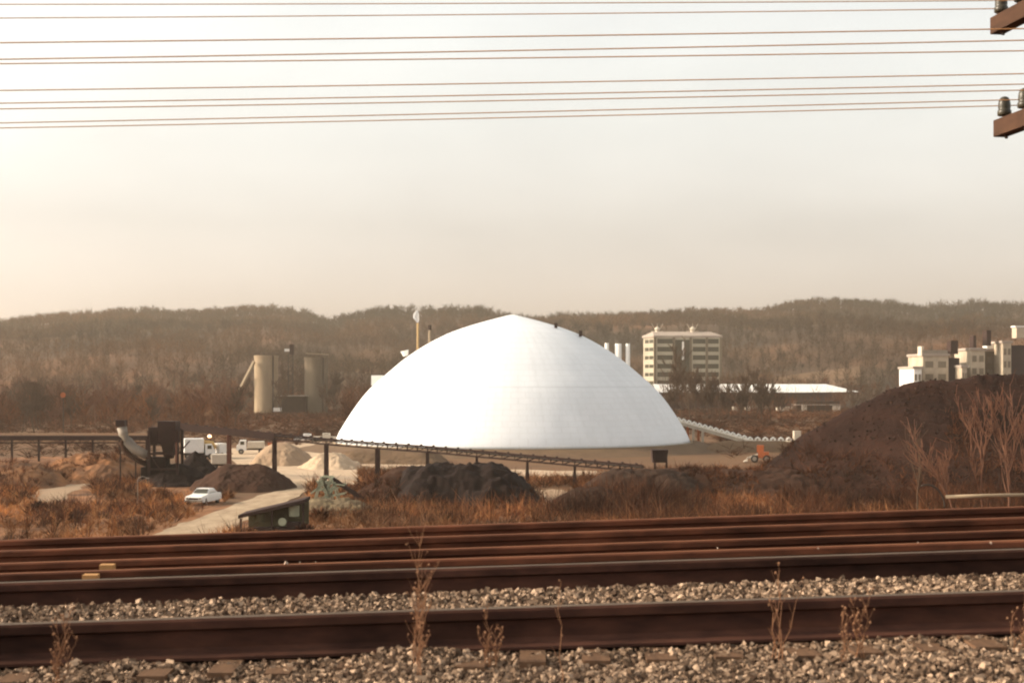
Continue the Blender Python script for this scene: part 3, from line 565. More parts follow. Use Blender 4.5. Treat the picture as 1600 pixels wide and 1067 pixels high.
k = (zz_ > -0.1) & ((zz_ < 4.2 + 6 * (fbm(Xh[yi, xi] / 6, Yh[yi, xi] / 6, 2, 91) - 0.4)) | ((pxx > 1480) & (zz_ < 9.5) & (RNG.uniform(0, 1, n) < 0.6))); xi, yi = xi[k], yi[k]
V = slivers(Xh[yi, xi] + RNG.uniform(-.3, .3, len(xi)), Yh[yi, xi], Zh[yi, xi] - 0.1, RNG.uniform(0.5, 1.9, len(xi)), 12, np.full(len(xi), 0.055), 0.5, 1.0, trunk=False, start=(0.0, 0.4), lrange=(0.4, 1.0))
o = fastmesh('heap_weeds', V, 3, M['brush_dark']); tag(o, 'reddish weeds growing up the foot of the huge coal heap', 'weeds', kind='stuff')
n = 6000; xi = RNG.integers(2, Xh.shape[1] - 2, n); yi = RNG.integers(2, Xh.shape[0] // 2 + 6, n); k = Zh[yi, xi] > 0.1; xi, yi = xi[k], yi[k]
stones('coal_lumps', Xh[yi, xi] + RNG.uniform(-.15, .15, len(xi)), Yh[yi, xi], Zh[yi, xi] + 0.02, RNG.uniform(0.04, 0.15, len(xi)), mat('coal_lump', (0.012, 0.007, 0.0055), (0.060, 0.032, 0.021), island=True, c3=(0.03, 0.016, 0.012)), 'loose dark lumps strewn over the huge coal heap')
heap('coal_heap', 'black rounded coal heap in the middle in front of the dome', 'coal heap', XP(722, 152), 152, 8.4, 9, 3.9, M['coal_dark'], 2, 0.35, HG, 2.2, 0.35)
heap('coal_heap', 'brown coal heap leaning on the left of the black middle heap', 'coal heap', XP(640, 155), 153, 6.6, 8, 3.6, M['coal_brown'], 4, 0.1, HG, 1.2, 0.2)
heap('coal_heap', 'low black mound at the right foot of the middle heap', 'coal heap', XP(800, 146), 147, 3.0, 4, 2.0, M['coal_dark'], 9, 0.2, HG, 1.5, 0.3)
heap('coal_heap', 'black cone of coal under the conveyor beside the hopper tower', 'coal heap', XP(305, 184), 184, 4.0, 4.0, 3.9, M['coal_dark'], 5, 0.0, HG, 1.0, 0.06)
heap('coal_heap', 'black coal mound at the feet of the hopper tower', 'coal heap', XP(262, 176), 178, 5.0, 4.5, 2.6, M['coal_dark'], 6, 0.2, HG, 1.3, 0.2)
heap('coal_heap', 'long grey brown heap behind the parked white car', 'coal heap', XP(382, 172), 172, 6.2, 7, 2.9, M['coal_brown'], 7, 0.3, HG, 1.2, 0.12)
heap('coal_heap', 'dark ridge of coal at the foot of the second conveyor column', 'coal heap', XP(402, 180), 180, 4.6, 3.2, 1.6, M['coal_dark'], 8, 0.2, HG, 1.2, 0.12)
heap('gravel_heap', 'grey gravel heap at the low right end of the conveyor', 'gravel heap', XP(1005, 156), 156, 8.4, 7, 3.3, M['coal_grey'], 10, 0.3, HG, 1.3, 0.2)
heap('gravel_heap', 'dark grey low heap left of the conveyor end', 'gravel heap', XP(925, 146), 146, 4.4, 4, 2.1, M['coal_grey'], 12, 0.2, HG, 1.3, 0.25)
heap('earth_heap', 'brown weedy bank joining the gravel heap and the huge coal heap', 'earth heap', XP(1140, 160), 161, 12, 9, 2.9, M['coal_brown'], 13, 0.5, HG, 1.6, 0.3)
heap('sand_heap', 'tan cone of sand on the pale yard behind the conveyor columns', 'sand heap', XP(440, 222), 222, 5.2, 6.5, 3.4, M['sand'], 14, 0.1, HG, 1.3, 0.06)
heap('sand_heap', 'low spread of tan sand below the left edge of the dome', 'sand heap', XP(610, 228), 228, 10, 7, 1.9, M['sand2'], 15, 0.5, HG, 1.8, 0.1)
heap('dirt_heap', 'pale lumpy dirt heap beside the third conveyor column', 'dirt heap', XP(515, 212), 212, 4.5, 6.0, 2.3, M['pale'], 16, 0.2, HG, 1.3, 0.2)
heap('earth_heap', 'orange grassy mound left of the curved chute', 'earth heap', XP(165, 195), 190, 7.5, 12, 3.2, M['grass_floor'], 17, 0.3, HG, 1.3, 0.3)
heap('earth_heap', 'orange grassy mound at the far left edge', 'earth heap', XP(15, 178), 178, 8, 12, 2.6, M['grass_floor'], 18, 0.3, HG, 1.3, 0.3)
heap('earth_heap', 'small tan earth heap at the foot of the inclined silo conveyor', 'earth heap', XP(352, 520), 520, 9, 10, 4.6, M['plain'], 19, 0.1, HG, 1.2, 0.2)
def heap_weeds(i, n, label, m, zr=(0.1, 9), hr=(0.4, 1.4)):
    Xq, Yq, Zq = HEAPS[i]; a = RNG.integers(0, Xq.shape[0], n); b = RNG.integers(0, Xq.shape[1], n); x, y, z = Xq[a, b], Yq[a, b], Zq[a, b]; k = (z > zr[0]) & (z < zr[1]) & (fbm(x / 2.5, y / 4, 2, 60 + i) > 0.47); x, y, z = x[k], y[k], z[k]
    V = slivers(x, y, z - 0.1, RNG.uniform(*hr, len(x)), 12, np.full(len(x), 0.06), 0.5, 1.0, trunk=False, start=(0.0, 0.4), lrange=(0.4, 1.0)); o = fastmesh('heap_weeds', V, 3, m); tag(o, label, 'weeds', kind='stuff')
heap_weeds(-3, 900, 'orange and brown weeds on the mound left of the curved chute', M['brush_dark'])
heap_weeds(-2, 900, 'brown weeds on the mound at the far left edge', M['brush_dark'])
heap_weeds(1, 900, 'brown weeds over the heap left of the black middle heap', M['brush_dark'], (0.1, 2.6))
heap_weeds(0, 900, 'rusty weeds at the foot of the black middle heap', M['brush_dark'], (0.0, 1.3), (0.6, 1.6))
heap_weeds(7, 1500, 'reddish weeds over the grey gravel heap', M['brush_dark'], (0.0, 1.2), (0.4, 1.0))
heap_weeds(9, 2600, 'reddish weeds over the brown bank joining the heaps', M['brush_dark'], (0.1, 5), (0.4, 1.1))
# long low rail bank at left
b = MB(); yy = 300
b.prism([(296, 0), (299.5, 1.9), (304.5, 1.9), (308, 0)], XP(-250, 300), XP(245, 300)); o = b.build('earth_bank', M['plain']); tag(o, kind='structure'); o.name = 'bank'
t = thing('level_conveyor', 'long dark level conveyor on low trestles running to the left frame edge', 'conveyor', (XP(60, 230), 230, 0))
xa, xb = XP(-200, 230), XP(236, 230); b = MB().box(((xa + xb) / 2, 230, ZP(684, 230)), (xb - xa, 1.4, 0.75)); b.build('gallery', M['dark_steel'], t)
MB().box(((xa + xb) / 2, 229, ZP(691, 230)), (xb - xa, 0.25, 0.2)).build('lower_rail', M['dark_steel'], t)
for px_ in range(-190, 236, 42): MB().beam((XP(px_, 230), 229.6, ZP(686, 230)), (XP(px_, 230), 229.6, -.1), 0.3).build('trestle_leg', M['dark_steel'], t)


# ------------------------------------------------------------------ long sloping conveyor
CP = [(262, 664, 196), (300, 670, 194.5), (360, 676, 192), (430, 683, 189.5), (510, 691, 186.8), (590, 697.5, 184), (668, 703, 181), (745, 710, 178), (824, 717, 175), (898, 724, 172), (1005, 733, 168)]
CW = [P(a, b_ - 2, c) for a, b_, c in CP]
t = thing('belt_conveyor', 'long dark belt conveyor on columns sloping down in front of the dome', 'conveyor', (CW[4].x, CW[4].y, 0))
b = MB(); bt = MB(); rl = MB(); sh = MB()
for i in range(len(CW) - 1):
    a, c = CW[i], CW[i + 1]
    for sgn in (-0.6, 0.6):
        o1 = Vector((0.0, sgn, 0)); b.beam(a + o1 + Vector((0, 0, 0.28)), c + o1 + Vector((0, 0, 0.28)), 0.12, 0.16); b.beam(a + o1 - Vector((0, 0, 0.42)), c + o1 - Vector((0, 0, 0.42)), 0.12, 0.14)
        nseg = max(2, int((c - a).length / 1.4))
        for k in range(nseg):
            p, q2 = a.lerp(c, k / nseg), a.lerp(c, (k + 1) / nseg)
            b.beam(p + o1 + Vector((0, 0, 0.28)), p + o1 - Vector((0, 0, 0.42)), 0.09); b.beam(p + o1 - Vector((0, 0, 0.42)), q2 + o1 + Vector((0, 0, 0.28)), 0.07)
    bt.beam(a + Vector((0, 0, 0.06)), c + Vector((0, 0, 0.06)), 1.0, 0.10)
    nseg = max(2, int((c - a).length / 1.5))
    for k in range(nseg): p = a.lerp(c, (k + .5) / nseg); MB().box(p + Vector((0, 0, 0.40)), (0.26, 1.0, 0.24)).build('roller_bracket', M['dark_steel'], t)
b.build('truss', M['dark_steel'], t); bt.build('belt', M['rubber'], t);
b = MB()
for i in range(0, 3): b.beam(CW[i] + Vector((0, -0.7, -0.05)), CW[i + 1] + Vector((0, -0.7, -0.05)), 0.06, 0.95)
b.build('side_plate', M['dark_steel'], t)
def at_px(px):
    for i in range(len(CP) - 1):
        if CP[i][0] <= px <= CP[i + 1][0]: return CW[i].lerp(CW[i + 1], (px - CP[i][0]) / (CP[i + 1][0] - CP[i][0]))
for px_, wd_, mt in ((358, 0.42, 'red_steel'), (429, 0.45, 'dark_steel'), (510, 0.5, 'dark_steel'), (590, 0.62, 'dark_steel'), (668, 0.42, 'dark_steel'), (745, 0.35, 'dark_steel'), (824, 0.6, 'dark_steel'), (898, 0.62, 'dark_steel')):
    p = at_px(px_); b = MB()
    for sgn in (-0.6, 0.6): b.beam((p.x, p.y + sgn, p.z - 0.4), (p.x + (0.25 if wd_ > 0.55 and px_ > 800 else 0) * sgn, p.y + sgn * 1.3, -0.1), wd_ * (0.5 if px_ > 800 else 0.85), 0.3)
    b.beam((p.x, p.y - 0.7, p.z * 0.5), (p.x, p.y + 0.7, p.z * 0.5), 0.12)
    b.build('support_leg', M[mt], t)
q = at_px(1000); b = MB().box((XP(1030, 168), 168, ZP(712, 168)), (1.6, 1.8, 1.5), taper=1.2); b.beam((XP(1022, 168), 167, ZP(702, 168)), (XP(1022, 168), 167, 0), 0.2); b.beam((XP(1040, 168), 167, ZP(712, 168)), (XP(1040, 168), 167, 0), 0.2)
b.build('tail_hopper', M['dark_steel'], t)
# lamp on the conveyor
ml = bpy.data.materials.new('lamp_glow'); ml.use_nodes = True; e_ = ml.node_tree.nodes['Principled BSDF']; e_.inputs['Emission Color'].default_value = (1, 0.55, 0.25, 1); e_.inputs['Emission Strength'].default_value = 4
p = P(330, 681, 192); p.y -= 1.0; MB().lathe([(0.05, -0.18), (0.24, -0.12), (0.26, 0.05), (0.1, 0.2)], p, 12).build('lamp', ml, t, smooth=True)

# ------------------------------------------------------------------ hopper tower with curved chute
TD = 177
def Q(px, py, d=TD): return P(px, py, d)
t = thing('hopper_tower', 'dark steel hopper tower at the left end of the conveyor', 'tower', (XP(258, TD), TD, 0))
c = Q(264, 674); MB().box(c, (2.2, 2.6, 2.6)).build('head_house', M['dark_steel'], t)
b = MB(); b.box(Q(264, 689), (2.2, 2.4, 0.4)); b.add([Q(254, 690) + Vector((0, -1, 0)), Q(276, 690) + Vector((0, -1, 0)), Q(276, 690) + Vector((0, 1, 0)), Q(254, 690) + Vector((0, 1, 0)), Q(258, 716) + Vector((0, -.5, 0)), Q(270, 716) + Vector((0, -.5, 0)), Q(270, 716) + Vector((0, .5, 0)), Q(258, 716) + Vector((0, .5, 0))], [(0, 1, 5, 4), (1, 2, 6, 5), (2, 3, 7, 6), (3, 0, 4, 7), (4, 5, 6, 7), (0, 3, 2, 1)]).build('hopper', M['dark_steel'], t)
b = MB()
for px_ in (237, 281):
    for sy in (-1.3, 1.3): b.beam(Q(px_, 672) + Vector((0, sy, 0)), Vector((XP(px_, TD), TD + sy, 0)), 0.32)
for py_ in (672, 708, 732):
    for sy in (-1.3, 1.3): b.beam(Q(237, py_) + Vector((0, sy, 0)), Q(281, py_) + Vector((0, sy, 0)), 0.26)
b.beam(Q(281, 710) + Vector((0, -1.3, 0)), Q(300, 688) + Vector((0, -1.3, 0)), 0.14); b.beam(Q(237, 708) + Vector((0, -1.3, 0)), Q(256, 735) + Vector((0, -1.3, 0)), 0.14)
b.build('frame', M['dark_steel'], t)
MB().beam(Q(280, 690) + Vector((0, -1.5, 0)), Q(280, 722) + Vector((0, -1.5, 0)), 0.22).build('post', M['red_steel'], t)
b = MB().box((XP(247, TD), TD, ZP(740, TD)), (2.4, 2.4, 4.2)); b.box((XP(232, TD), TD - 0.4, ZP(748, TD)), (1.3, 1.6, 3.0)); b.build('bin', M['coal_dark'], t)
MB().box(Q(242, 681), (1.1, 2.2, 2.2)).build('side_box', M['dark_steel'], t)
# curved chute
t = thing('curved_chute', 'pale grey curved chute bending down into the hopper tower', 'chute', (XP(205, TD), TD, 0))
pts = [Q(190, 667), Q(193, 678), Q(200, 690), Q(209, 700), Q(221, 707), Q(233, 713)]
MB().tube(pts, [0.62, 0.62, 0.64, 0.62, 0.58, 0.5], 12).build('cover', M['grey_metal'], t, smooth=True)
pts2 = [p + Vector((-0.35, -0.1, -0.95)) for p in pts[1:]]; MB().tube(pts2, 0.34, 8).build('lower_tube', M['coal_brown'], t, smooth=True)
MB().box(Q(190, 661), (1.15, 1.3, 0.75)).build('cap', M['dark_steel'], t)
b = MB().beam(Q(188, 690), (XP(188, TD), TD, 0), 0.14); b.beam(Q(212, 708), (XP(212, TD), TD, 0), 0.14); b.build('leg', M['dark_steel'], t)

# ------------------------------------------------------------------ car
def wheel(par, x_, y_, r=0.33, w_=0.2, ax='y'):
    b = MB(); b.tube([(x_, y_ - w_ / 2, r), (x_, y_ + w_ / 2, r)] if ax == 'y' else [(x_ - w_ / 2, y_, r), (x_ + w_ / 2, y_, r)], r, 18)
    wh = b.build('wheel', M['rubber'], par, local=True); s2 = w_ * 1.06
    b = MB(); b.tube([(x_, y_ - s2 / 2, r), (x_, y_ + s2 / 2, r)] if ax == 'y' else [(x_ - s2 / 2, y_, r), (x_ + s2 / 2, y_, r)], r * 0.58, 14); b.build('rim', M['grey_metal'], wh, local=True)
cp = G(318, 787); t = thing('parked_car', 'white sedan parked on the dirt road facing the tracks', 'car', cp, R(-101)); t.scale = (1.05, 1.08, 1.16)
# x forward
def loft(secs):   # secs: (x, halfwidth, z0, z1, topscale)
    b = MB()
    for (x_, hw, z0, z1, ts) in secs: b.v += [(x_, -hw, z0), (x_, -hw, (z0 + z1) / 2 + 0.06), (x_, -hw * ts, z1), (x_, hw * ts, z1), (x_, hw, (z0 + z1) / 2 + 0.06), (x_, hw, z0)]
    n = 6
    for i in range(len(secs) - 1):
        for k in range(n): b.f.append((i * n + k, i * n + (k + 1) % n, (i + 1) * n + (k + 1) % n, (i + 1) * n + k))
    b.f.append(tuple(range(n))[::-1]); b.f.append(tuple((len(secs) - 1) * n + k for k in range(n))); return b
body = loft([(-2.45, 0.86, 0.42, 0.82, 0.9), (-2.35, 0.92, 0.32, 0.92, 0.93), (-1.5, 0.95, 0.28, 0.98, 0.93), (0.75, 0.95, 0.28, 0.96, 0.93), (2.2, 0.93, 0.3, 0.86, 0.92), (2.45, 0.88, 0.36, 0.78, 0.9)]).build('body', M['white'], t, local=True)
m_ = body.modifiers.new('bevel', 'BEVEL'); m_.width = 0.05; m_.segments = 2
loft([(-1.45, 0.80, 0.95, 1.0, 0.98), (-0.95, 0.80, 0.95, 1.40, 0.80), (0.15, 0.80, 0.95, 1.42, 0.80), (0.8, 0.80, 0.94, 1.0, 0.98)]).build('cabin', M['white'], t, local=True)
b = MB().add([(0.80, -0.70, 1.03), (0.80, 0.70, 1.03), (0.235, 0.60, 1.37), (0.235, -0.60, 1.37)], [(0, 1, 2, 3)]); b.add([(x_ + 0.03, y_, z_ + 0.02) for x_, y_, z_ in b.v[:4]], [(0, 1, 2, 3)]); b.build('windscreen', M['dark_glass'], t, local=True)
for sgn in (-1, 1):
    MB().add([(-1.2, sgn * 0.815, 1.02), (0.55, sgn * 0.815, 1.02), (0.1, sgn * 0.70, 1.34), (-0.9, sgn * 0.70, 1.34)], [(0, 1, 2, 3)]).build('side_window', M['dark_glass'], t, local=True)
    MB().box((2.46, sgn * 0.66, 0.66), (0.06, 0.26, 0.16)).build('headlight', M['grey_metal'], t, local=True)
    for x_ in (-1.45, 1.5): wheel(t, x_, sgn * 0.84)
MB().box((2.47, 0, 0.64), (0.05, 0.95, 0.15)).build('grille', M['iron'], t, local=True); MB().box((2.5, 0, 0.45), (0.14, 1.8, 0.14)).build('bumper', M['grey_metal'], t, local=True)
MB().box((0.9, 0, 0), (0.01, 0.01, 0.01))

# ------------------------------------------------------------------ yard vehicles and plant
def truck(name, label, cat, px, py, rz, cabm, bodym, bl=4.2, bh=2.0, cab=True, s=1.0, bodyname='cargo_box'):
    p = G(px, py); t = thing(name, label, cat, p, rz, 'vehicles and trailers in the yard'); t.scale = (s,) * 3
    b = MB().box((0, 0, 1.05 + bh / 2), (bl, 2.2, bh)).build(bodyname, bodym, t, local=True); mm = b.modifiers.new('bevel', 'BEVEL'); mm.width = 0.12; mm.segments = 2
    MB().box((0.3, 0, 0.85), (bl + (1.8 if cab else 0), 0.9, 0.25)).build('chassis', M['iron'], t, local=True)
    if cab:
        c = MB().prism([(bl / 2 + 0.2, 0.7), (bl / 2 + 0.2, 2.5), (bl / 2 + 1.3, 2.5), (bl / 2 + 1.7, 1.6), (bl / 2 + 1.9, 1.5), (bl / 2 + 1.9, 0.7)], -1.05, 1.05, 'y').build('cab', cabm, t, local=True)
        for sgn in (-1, 1): MB().box((bl / 2 + 0.9, sgn * 1.06, 2.0), (0.7, 0.03, 0.6)).build('side_window', M['dark_glass'], t, local=True)
        MB().box((bl / 2 + 1.52, 0, 2.05), (0.06, 1.7, 0.6), M=Matrix.Rotation(-0.4, 3, 'Y')).build('windscreen', M['dark_glass'], t, local=True)
    for x_ in ((-bl / 2 + 0.6, bl / 2 + 1.1) if cab else (-bl / 2 + 0.6, bl / 2 - 0.8)):
        for sgn in (-1, 1): wheel(t, x_, sgn * 0.98, 0.48, 0.28)
    return t
truck('box_truck', 'tall white box truck seen under the conveyor beside the tower', 'truck', 303, 717, R(15), M['white'], M['white'], 3.2, 2.4)
truck('box_truck', 'white truck with brown load parked on the yard behind the first column', 'truck', 400, 709, R(-170), M['white'], M['galv'], 3.0, 1.2)
truck('white_van', 'rounded off white trailer between the coal cone and the first column', 'trailer', 344, 734, R(10), M['white'], M['galv'], 3.0, 1.7, cab=False, s=0.85, bodyname='trailer_body').name = 'trailer'
p = G(326, 716); t = thing('mixer_truck', 'small mixer truck with yellow and teal drum behind the coal cone', 'truck', p, R(40), 'vehicles and trailers in the yard')
MB().tube([(-1.6, 0, 1.7), (-0.6, 0, 2.1), (0.6, 0, 2.0), (1.2, 0, 1.8)], [0.5, 1.0, 0.95, 0.4], 14).build('drum', M['yellow'], t, smooth=True, local=True)
MB().box((-1.2, 0, 1.1), (1.6, 2.0, 0.8)).build('hopper', M['teal'], t, local=True); MB().box((2.1, 0, 1.6), (1.3, 2.1, 1.8)).build('cab', M['white'], t, local=True); MB().box((0.2, 0, 0.75), (5, 0.9, 0.25)).build('chassis', M['iron'], t, local=True)
for x_ in (-1.3, 1.9):
    for sgn in (-1, 1): wheel(t, x_, sgn * 0.95, 0.48, 0.28)
p = G(434, 700); t = thing('skip_container', 'long orange skip container beyond the sand cone', 'container', p, R(4)); b = MB().prism([(-1.9, 1.1), (1.9, 1.1), (1.6, 0.1), (-1.6, 0.1)], -1.0, 1.0, 'y'); b.build('skip', M['orange'], t, local=True); MB().box((0, 0, 1.14), (3.95, 2.1, 0.1)).build('rim', M['red_steel'], t, local=True)
for (px_, py_, lab, m1) in ((478, 690, 'white pickup truck left of the dome foot', 'white'), (508, 689, 'pale pickup truck touching the left foot of the dome', 'galv')):
    p = G(px_, py_); t = thing('pickup_truck', lab, 'truck', p, R(3), 'vehicles and trailers in the yard')
    loft([(-2.5, 0.9, 0.45, 1.05, 0.95), (2.4, 0.9, 0.45, 1.0, 0.9)]).build('body', M[m1], t, local=True); loft([(-0.5, 0.85, 1.0, 1.75, 0.85), (1.1, 0.85, 1.0, 1.7, 0.8)]).build('cab', M[m1], t, local=True)
    MB().box((0.3, 0, 1.42), (1.1, 1.62, 0.35)).build('window', M['dark_glass'], t, local=True)
    for x_ in (-1.6, 1.6):
        for sgn in (-1, 1): wheel(t, x_, sgn * 0.8, 0.36, 0.2)
# orange loader right of the dome
p = G(1186, 722); t = thing('wheel_loader', 'orange loader standing before the huge coal heap', 'loader', p, R(170))
MB().box((-0.7, 0, 1.2), (1.7, 1.5, 1.0)).build('body', M['orange'], t, local=True); MB().box((-0.2, 0, 2.2), (1.1, 1.3, 1.1)).build('cab', M['orange'], t, local=True); MB().box((-0.2, 0, 2.3), (1.13, 1.1, 0.6)).build('window', M['dark_glass'], t, local=True)
b = MB(); [b.beam((0.2, s2, 1.3), (1.9, s2, 0.6), 0.2) for s2 in (-0.5, 0.5)]; b.build('lift_arm', M['galv'], t, local=True); MB().prism([(1.8, 0.9), (1.8, 0.15), (2.5, 0.1), (2.3, 0.25), (2.0, 0.4)], -1.1, 1.1, 'y').build('bucket', M['galv'], t, local=True)
for x_ in (-1.2, 0.7):
    for sgn in (-1, 1): wheel(t, x_, sgn * 0.85, 0.6, 0.4)
# green lean-to shed
d_ = 122; t = thing('lean_to_shed', 'low open green shed with dark slanting roof beside the dirt road', 'shed', (XP(425, d_), d_, 0))
x0, x1 = XP(382, d_), XP(478, d_); z0, z1 = ZP(807, d_), ZP(783, d_)
MB().add([(x0 - .2, d_ - 1.8, z0), (x1 + .1, d_ - 1.8, z1), (x1 + .1, d_ + 2, z1), (x0 - .2, d_ + 2, z0), (x0 - .2, d_ - 1.8, z0 + .3), (x1 + .1, d_ - 1.8, z1 + .3), (x1 + .1, d_ + 2, z1 + .3), (x0 - .2, d_ + 2, z0 + .3)], [(0, 1, 2, 3), (7, 6, 5, 4), (0, 4, 5, 1), (1, 5, 6, 2), (2, 6, 7, 3), (3, 7, 4, 0)]).build('roof', M['dark_steel'], t)
MB().add([(x0, d_ + 1.8, 0), (x1, d_ + 1.8, 0), (x1, d_ + 1.8, z1), (x0, d_ + 1.8, z0), (x0, d_ + 1.9, 0), (x1, d_ + 1.9, 0), (x1, d_ + 1.9, z1), (x0, d_ + 1.9, z0)], [(0, 1, 2, 3), (7, 6, 5, 4), (0, 3, 7, 4), (1, 5, 6, 2)]).build('back_wall', M['green'], t)
MB().box(((XP(409, d_) + XP(462, d_)) / 2, d_ - 0.9, 0.22), (3.9, 1.0, 0.5)).build('shelf', M['dark_steel'], t); MB().box((XP(462, d_), d_ - 0.9, 0.70), (1.1, 1.0, 0.44)).build('shelf', M['dark_steel'], t)
b = MB(); [b.beam((xx, d_ - 1.6, 0), (xx, d_ - 1.6, zz), 0.14) for xx, zz in ((x0, z0), ((x0 + x1) / 2, (z0 + z1) / 2), (x1, z1))]; b.build('post', M['dark_steel'], t)
for px_, py_, rr, m1, lab in ((409, 806, 0.42, 'green', 'green steel drum under the low end of the slanting roof'), (462, 797, 0.44, 'palegreen', 'pale green steel drum under the high end of the slanting roof')):
    c = Vector((XP(px_, d_), d_ - 0.9, max(0.45, ZP(py_, d_)))); b = MB(); b.lathe([(rr * .97, -0.42), (rr, -0.4), (rr, -0.3), (rr * 1.03, -0.27), (rr, -0.24), (rr, 0.3), (rr * 1.03, 0.33), (rr, 0.36), (rr, 0.5)], c, 20); o = b.build('steel_drum', M[m1], smooth=False); tag(o, lab, 'drum', 'drums under the shed roof')
wc = Vector((XP(446, d_), d_ - 1.75, ZP(812, d_))); b = MB().tube([wc, wc + Vector((0, 0.12, 0))], 0.34, 20); o = b.build('hose_reel', M['palegreen']); tag(o, 'round pale disc hanging in the green shed opening', 'reel')
# pale green lattice conveyor frame
d_ = 148; t = thing('loading_conveyor', 'old pale green lattice conveyor slanting down beside the green shed', 'conveyor', (XP(520, d_), d_, 0))
b = MB()
for (a1, a2, c1, c2) in ((492, 782, 503, 745), (520, 782, 505, 744), (505, 745, 518, 775), (518, 746, 507, 780), (495, 765, 530, 762), (498, 752, 540, 757), (505, 744, 520, 745), (530, 782, 520, 746), (487, 770, 510, 752), (512, 780, 525, 752), (496, 750, 512, 772), (500, 778, 540, 770)):
    for sy in (-0.8, 0.8): b.beam(P(a1, a2, d_) + Vector((0, sy, 0)), P(c1, c2, d_) + Vector((0, sy, 0)), 0.13)
[b.beam(P(a1, a2, d_) + Vector((0, -.8, 0)), P(a1, a2, d_) + Vector((0, .8, 0)), 0.1) for a1, a2 in ((503, 745), (505, 745), (520, 746), (510, 752))]; b.build('lattice', M['palegreen'], t)
b = MB(); 
for sy in (-0.45, 0.45): b.beam(P(520, 748, d_) + Vector((0, sy, 0)), P(600, 802, d_) + Vector((0, sy, 0)), 0.12, 0.35)
b.beam(P(520, 748, d_), P(600, 802, d_), 0.7, 0.1); b.build('boom', M['dark_steel'], t)
heap('brush_heap', 'greenish heap of debris under the pale green lattice conveyor', 'debris heap', XP(520, 140), 140, 5.0, 4.5, 1.3, mat('debris', (0.17, 0.13, 0.075), (0.10, 0.07, 0.045), 1.0, 0.95, detail=9, bump=0.2), 23, 0.2, HG, 1.5, 0.5)
# lamp post among the weeds
p = G(215, 795); t = thing('yard_lamp', 'thin curved lamp post in the orange weeds left of the car', 'lamp post', p); d_ = p.y
MB().tube([(p.x, d_, 0), (p.x, d_, ZP(750, d_)), (p.x + 0.15, d_, ZP(746, d_)), (p.x + 0.5, d_, ZP(744, d_)), (p.x + 0.95, d_, ZP(746, d_))], [0.045, 0.04, 0.035, 0.035, 0.03], 8).build('post', M['grey_metal'], t, smooth=True)
MB().box((p.x + 1.0, d_, ZP(747, d_)), (0.3, 0.2, 0.1)).build('lamp_head', M['grey_metal'], t)
# right foreground: pipe and fallen culvert
d_ = 118; o = MB().tube([P(1478, 776, d_), P(1540, 774, d_), P(1700, 771, d_)], 0.15, 10).build('pale_pipe', M['concrete'], smooth=True); tag(o, 'pale horizontal pipe under the bare saplings at right', 'pipe')
b = MB(); c = P(1448, 793, d_); pts = [c + Vector((math.cos(a) * 1.5, 0, math.sin(a) * 1.9)) for a in np.linspace(0, PI * 0.6, 12)]; b.tube(pts, 0.08, 8); o = b.build('bent_pipe', M['iron'], smooth=True); tag(o, 'dark bent pipe arching over the weeds before the huge coal heap', 'pipe')

# ------------------------------------------------------------------ roofed conveyor at the right foot of the dome
d0_, d1_ = 292, 262; t = thing('covered_conveyor', 'pale hooped conveyor running from the right foot of the dome', 'conveyor', (XP(1150, 275), 275, 0))
A = P(1052, 655, d0_); B = P(1172, 688, 272); C = P(1245, 689, d1_); b = MB(); hp = []
for (p, q2) in ((A, B), (B, C)):
    for sy in (-1.0, 1.0): b.beam(p + Vector((0, sy, -0.4)), q2 + Vector((0, sy, -0.4)), 0.3, 0.7)
    b.beam(p, q2, 1.8, 0.15)
b.build('deck', M['galv'], t)
b = MB()
for i in range(21):
    u = i / 20; p = A.lerp(B, u / 0.7) if u < 0.7 else B.lerp(C, (u - 0.7) / 0.3)
    MB().tube([p + Vector((-0.42, 0, -0.1)), p + Vector((-0.36, 0, 0.35)), p + Vector((0, 0, 0.6)), p + Vector((0.36, 0, 0.35)), p + Vector((0.42, 0, -0.1))], 0.2, 6).build('hood', M['white'], t)
for px_ in (1075, 1084, 1092, 1099):
    p = A.lerp(B, (px_ - 1052) / 120.0); MB().beam((p.x, p.y - 1, p.z - 0.6), (p.x, p.y - 1, 0), 0.45).build('support_leg', M['orange' if px_ in (1075, 1092) else 'galv'], t)
MB().box((C.x, C.y, C.z + 0.9), (1.2, 1.6, 2.0)).build('end_house', M['galv'], t)
b = MB().prism([(0, 0), (-6, 0), (-3, 1.6), (0, 2.0)], 0, 1, 'x')
heap('earth_heap', 'low tan ramp under the far end of the hooped conveyor', 'earth heap', XP(1190, 262), 264, 11, 5, 1.9, M['sand2'], 30, 0.5, HG, 1.7, 0.1)

# ------------------------------------------------------------------ silos group
SD = 560
def silo(px, wpx, ytop, ybase, label, m):
    x_ = XP(px, SD); r = wpx / 2 / F * SD; t = thing('concrete_silo', label, 'silo', (x_, SD, 0), 0, 'silos at left'); H = ZP(ytop, SD)
    MB().lathe([(r, 0), (r, H)], (x_, SD, 0), 40).build('barrel', m, t, smooth=False); MB().lathe([(r + .15, H - 0.8), (r + .15, H + .15)], (x_, SD, 0), 40).build('rim', m, t)
    b = MB(); n_ = 16
    for k in range(n_): a = 2 * PI * k / n_; b.beam((x_ + r * math.cos(a), SD + r * math.sin(a), H), (x_ + r * math.cos(a), SD + r * math.sin(a), H + 1.1), 0.12)
    b.build('railing', M['iron'], t)
    MB().beam((x_ + r * 0.75, SD - r - 0.2, 0), (x_ + r * 0.75, SD - r - 0.2, H), 0.5, 0.2).build('ladder', M['iron'], t); return t
silo(416, 37, 556, 646, 'tall tan concrete silo, the left one of the pair, lit on its left side', M['concrete']); silo(494, 36, 559, 640, 'dark grey concrete silo, the right one of the pair', M['concrete2'])
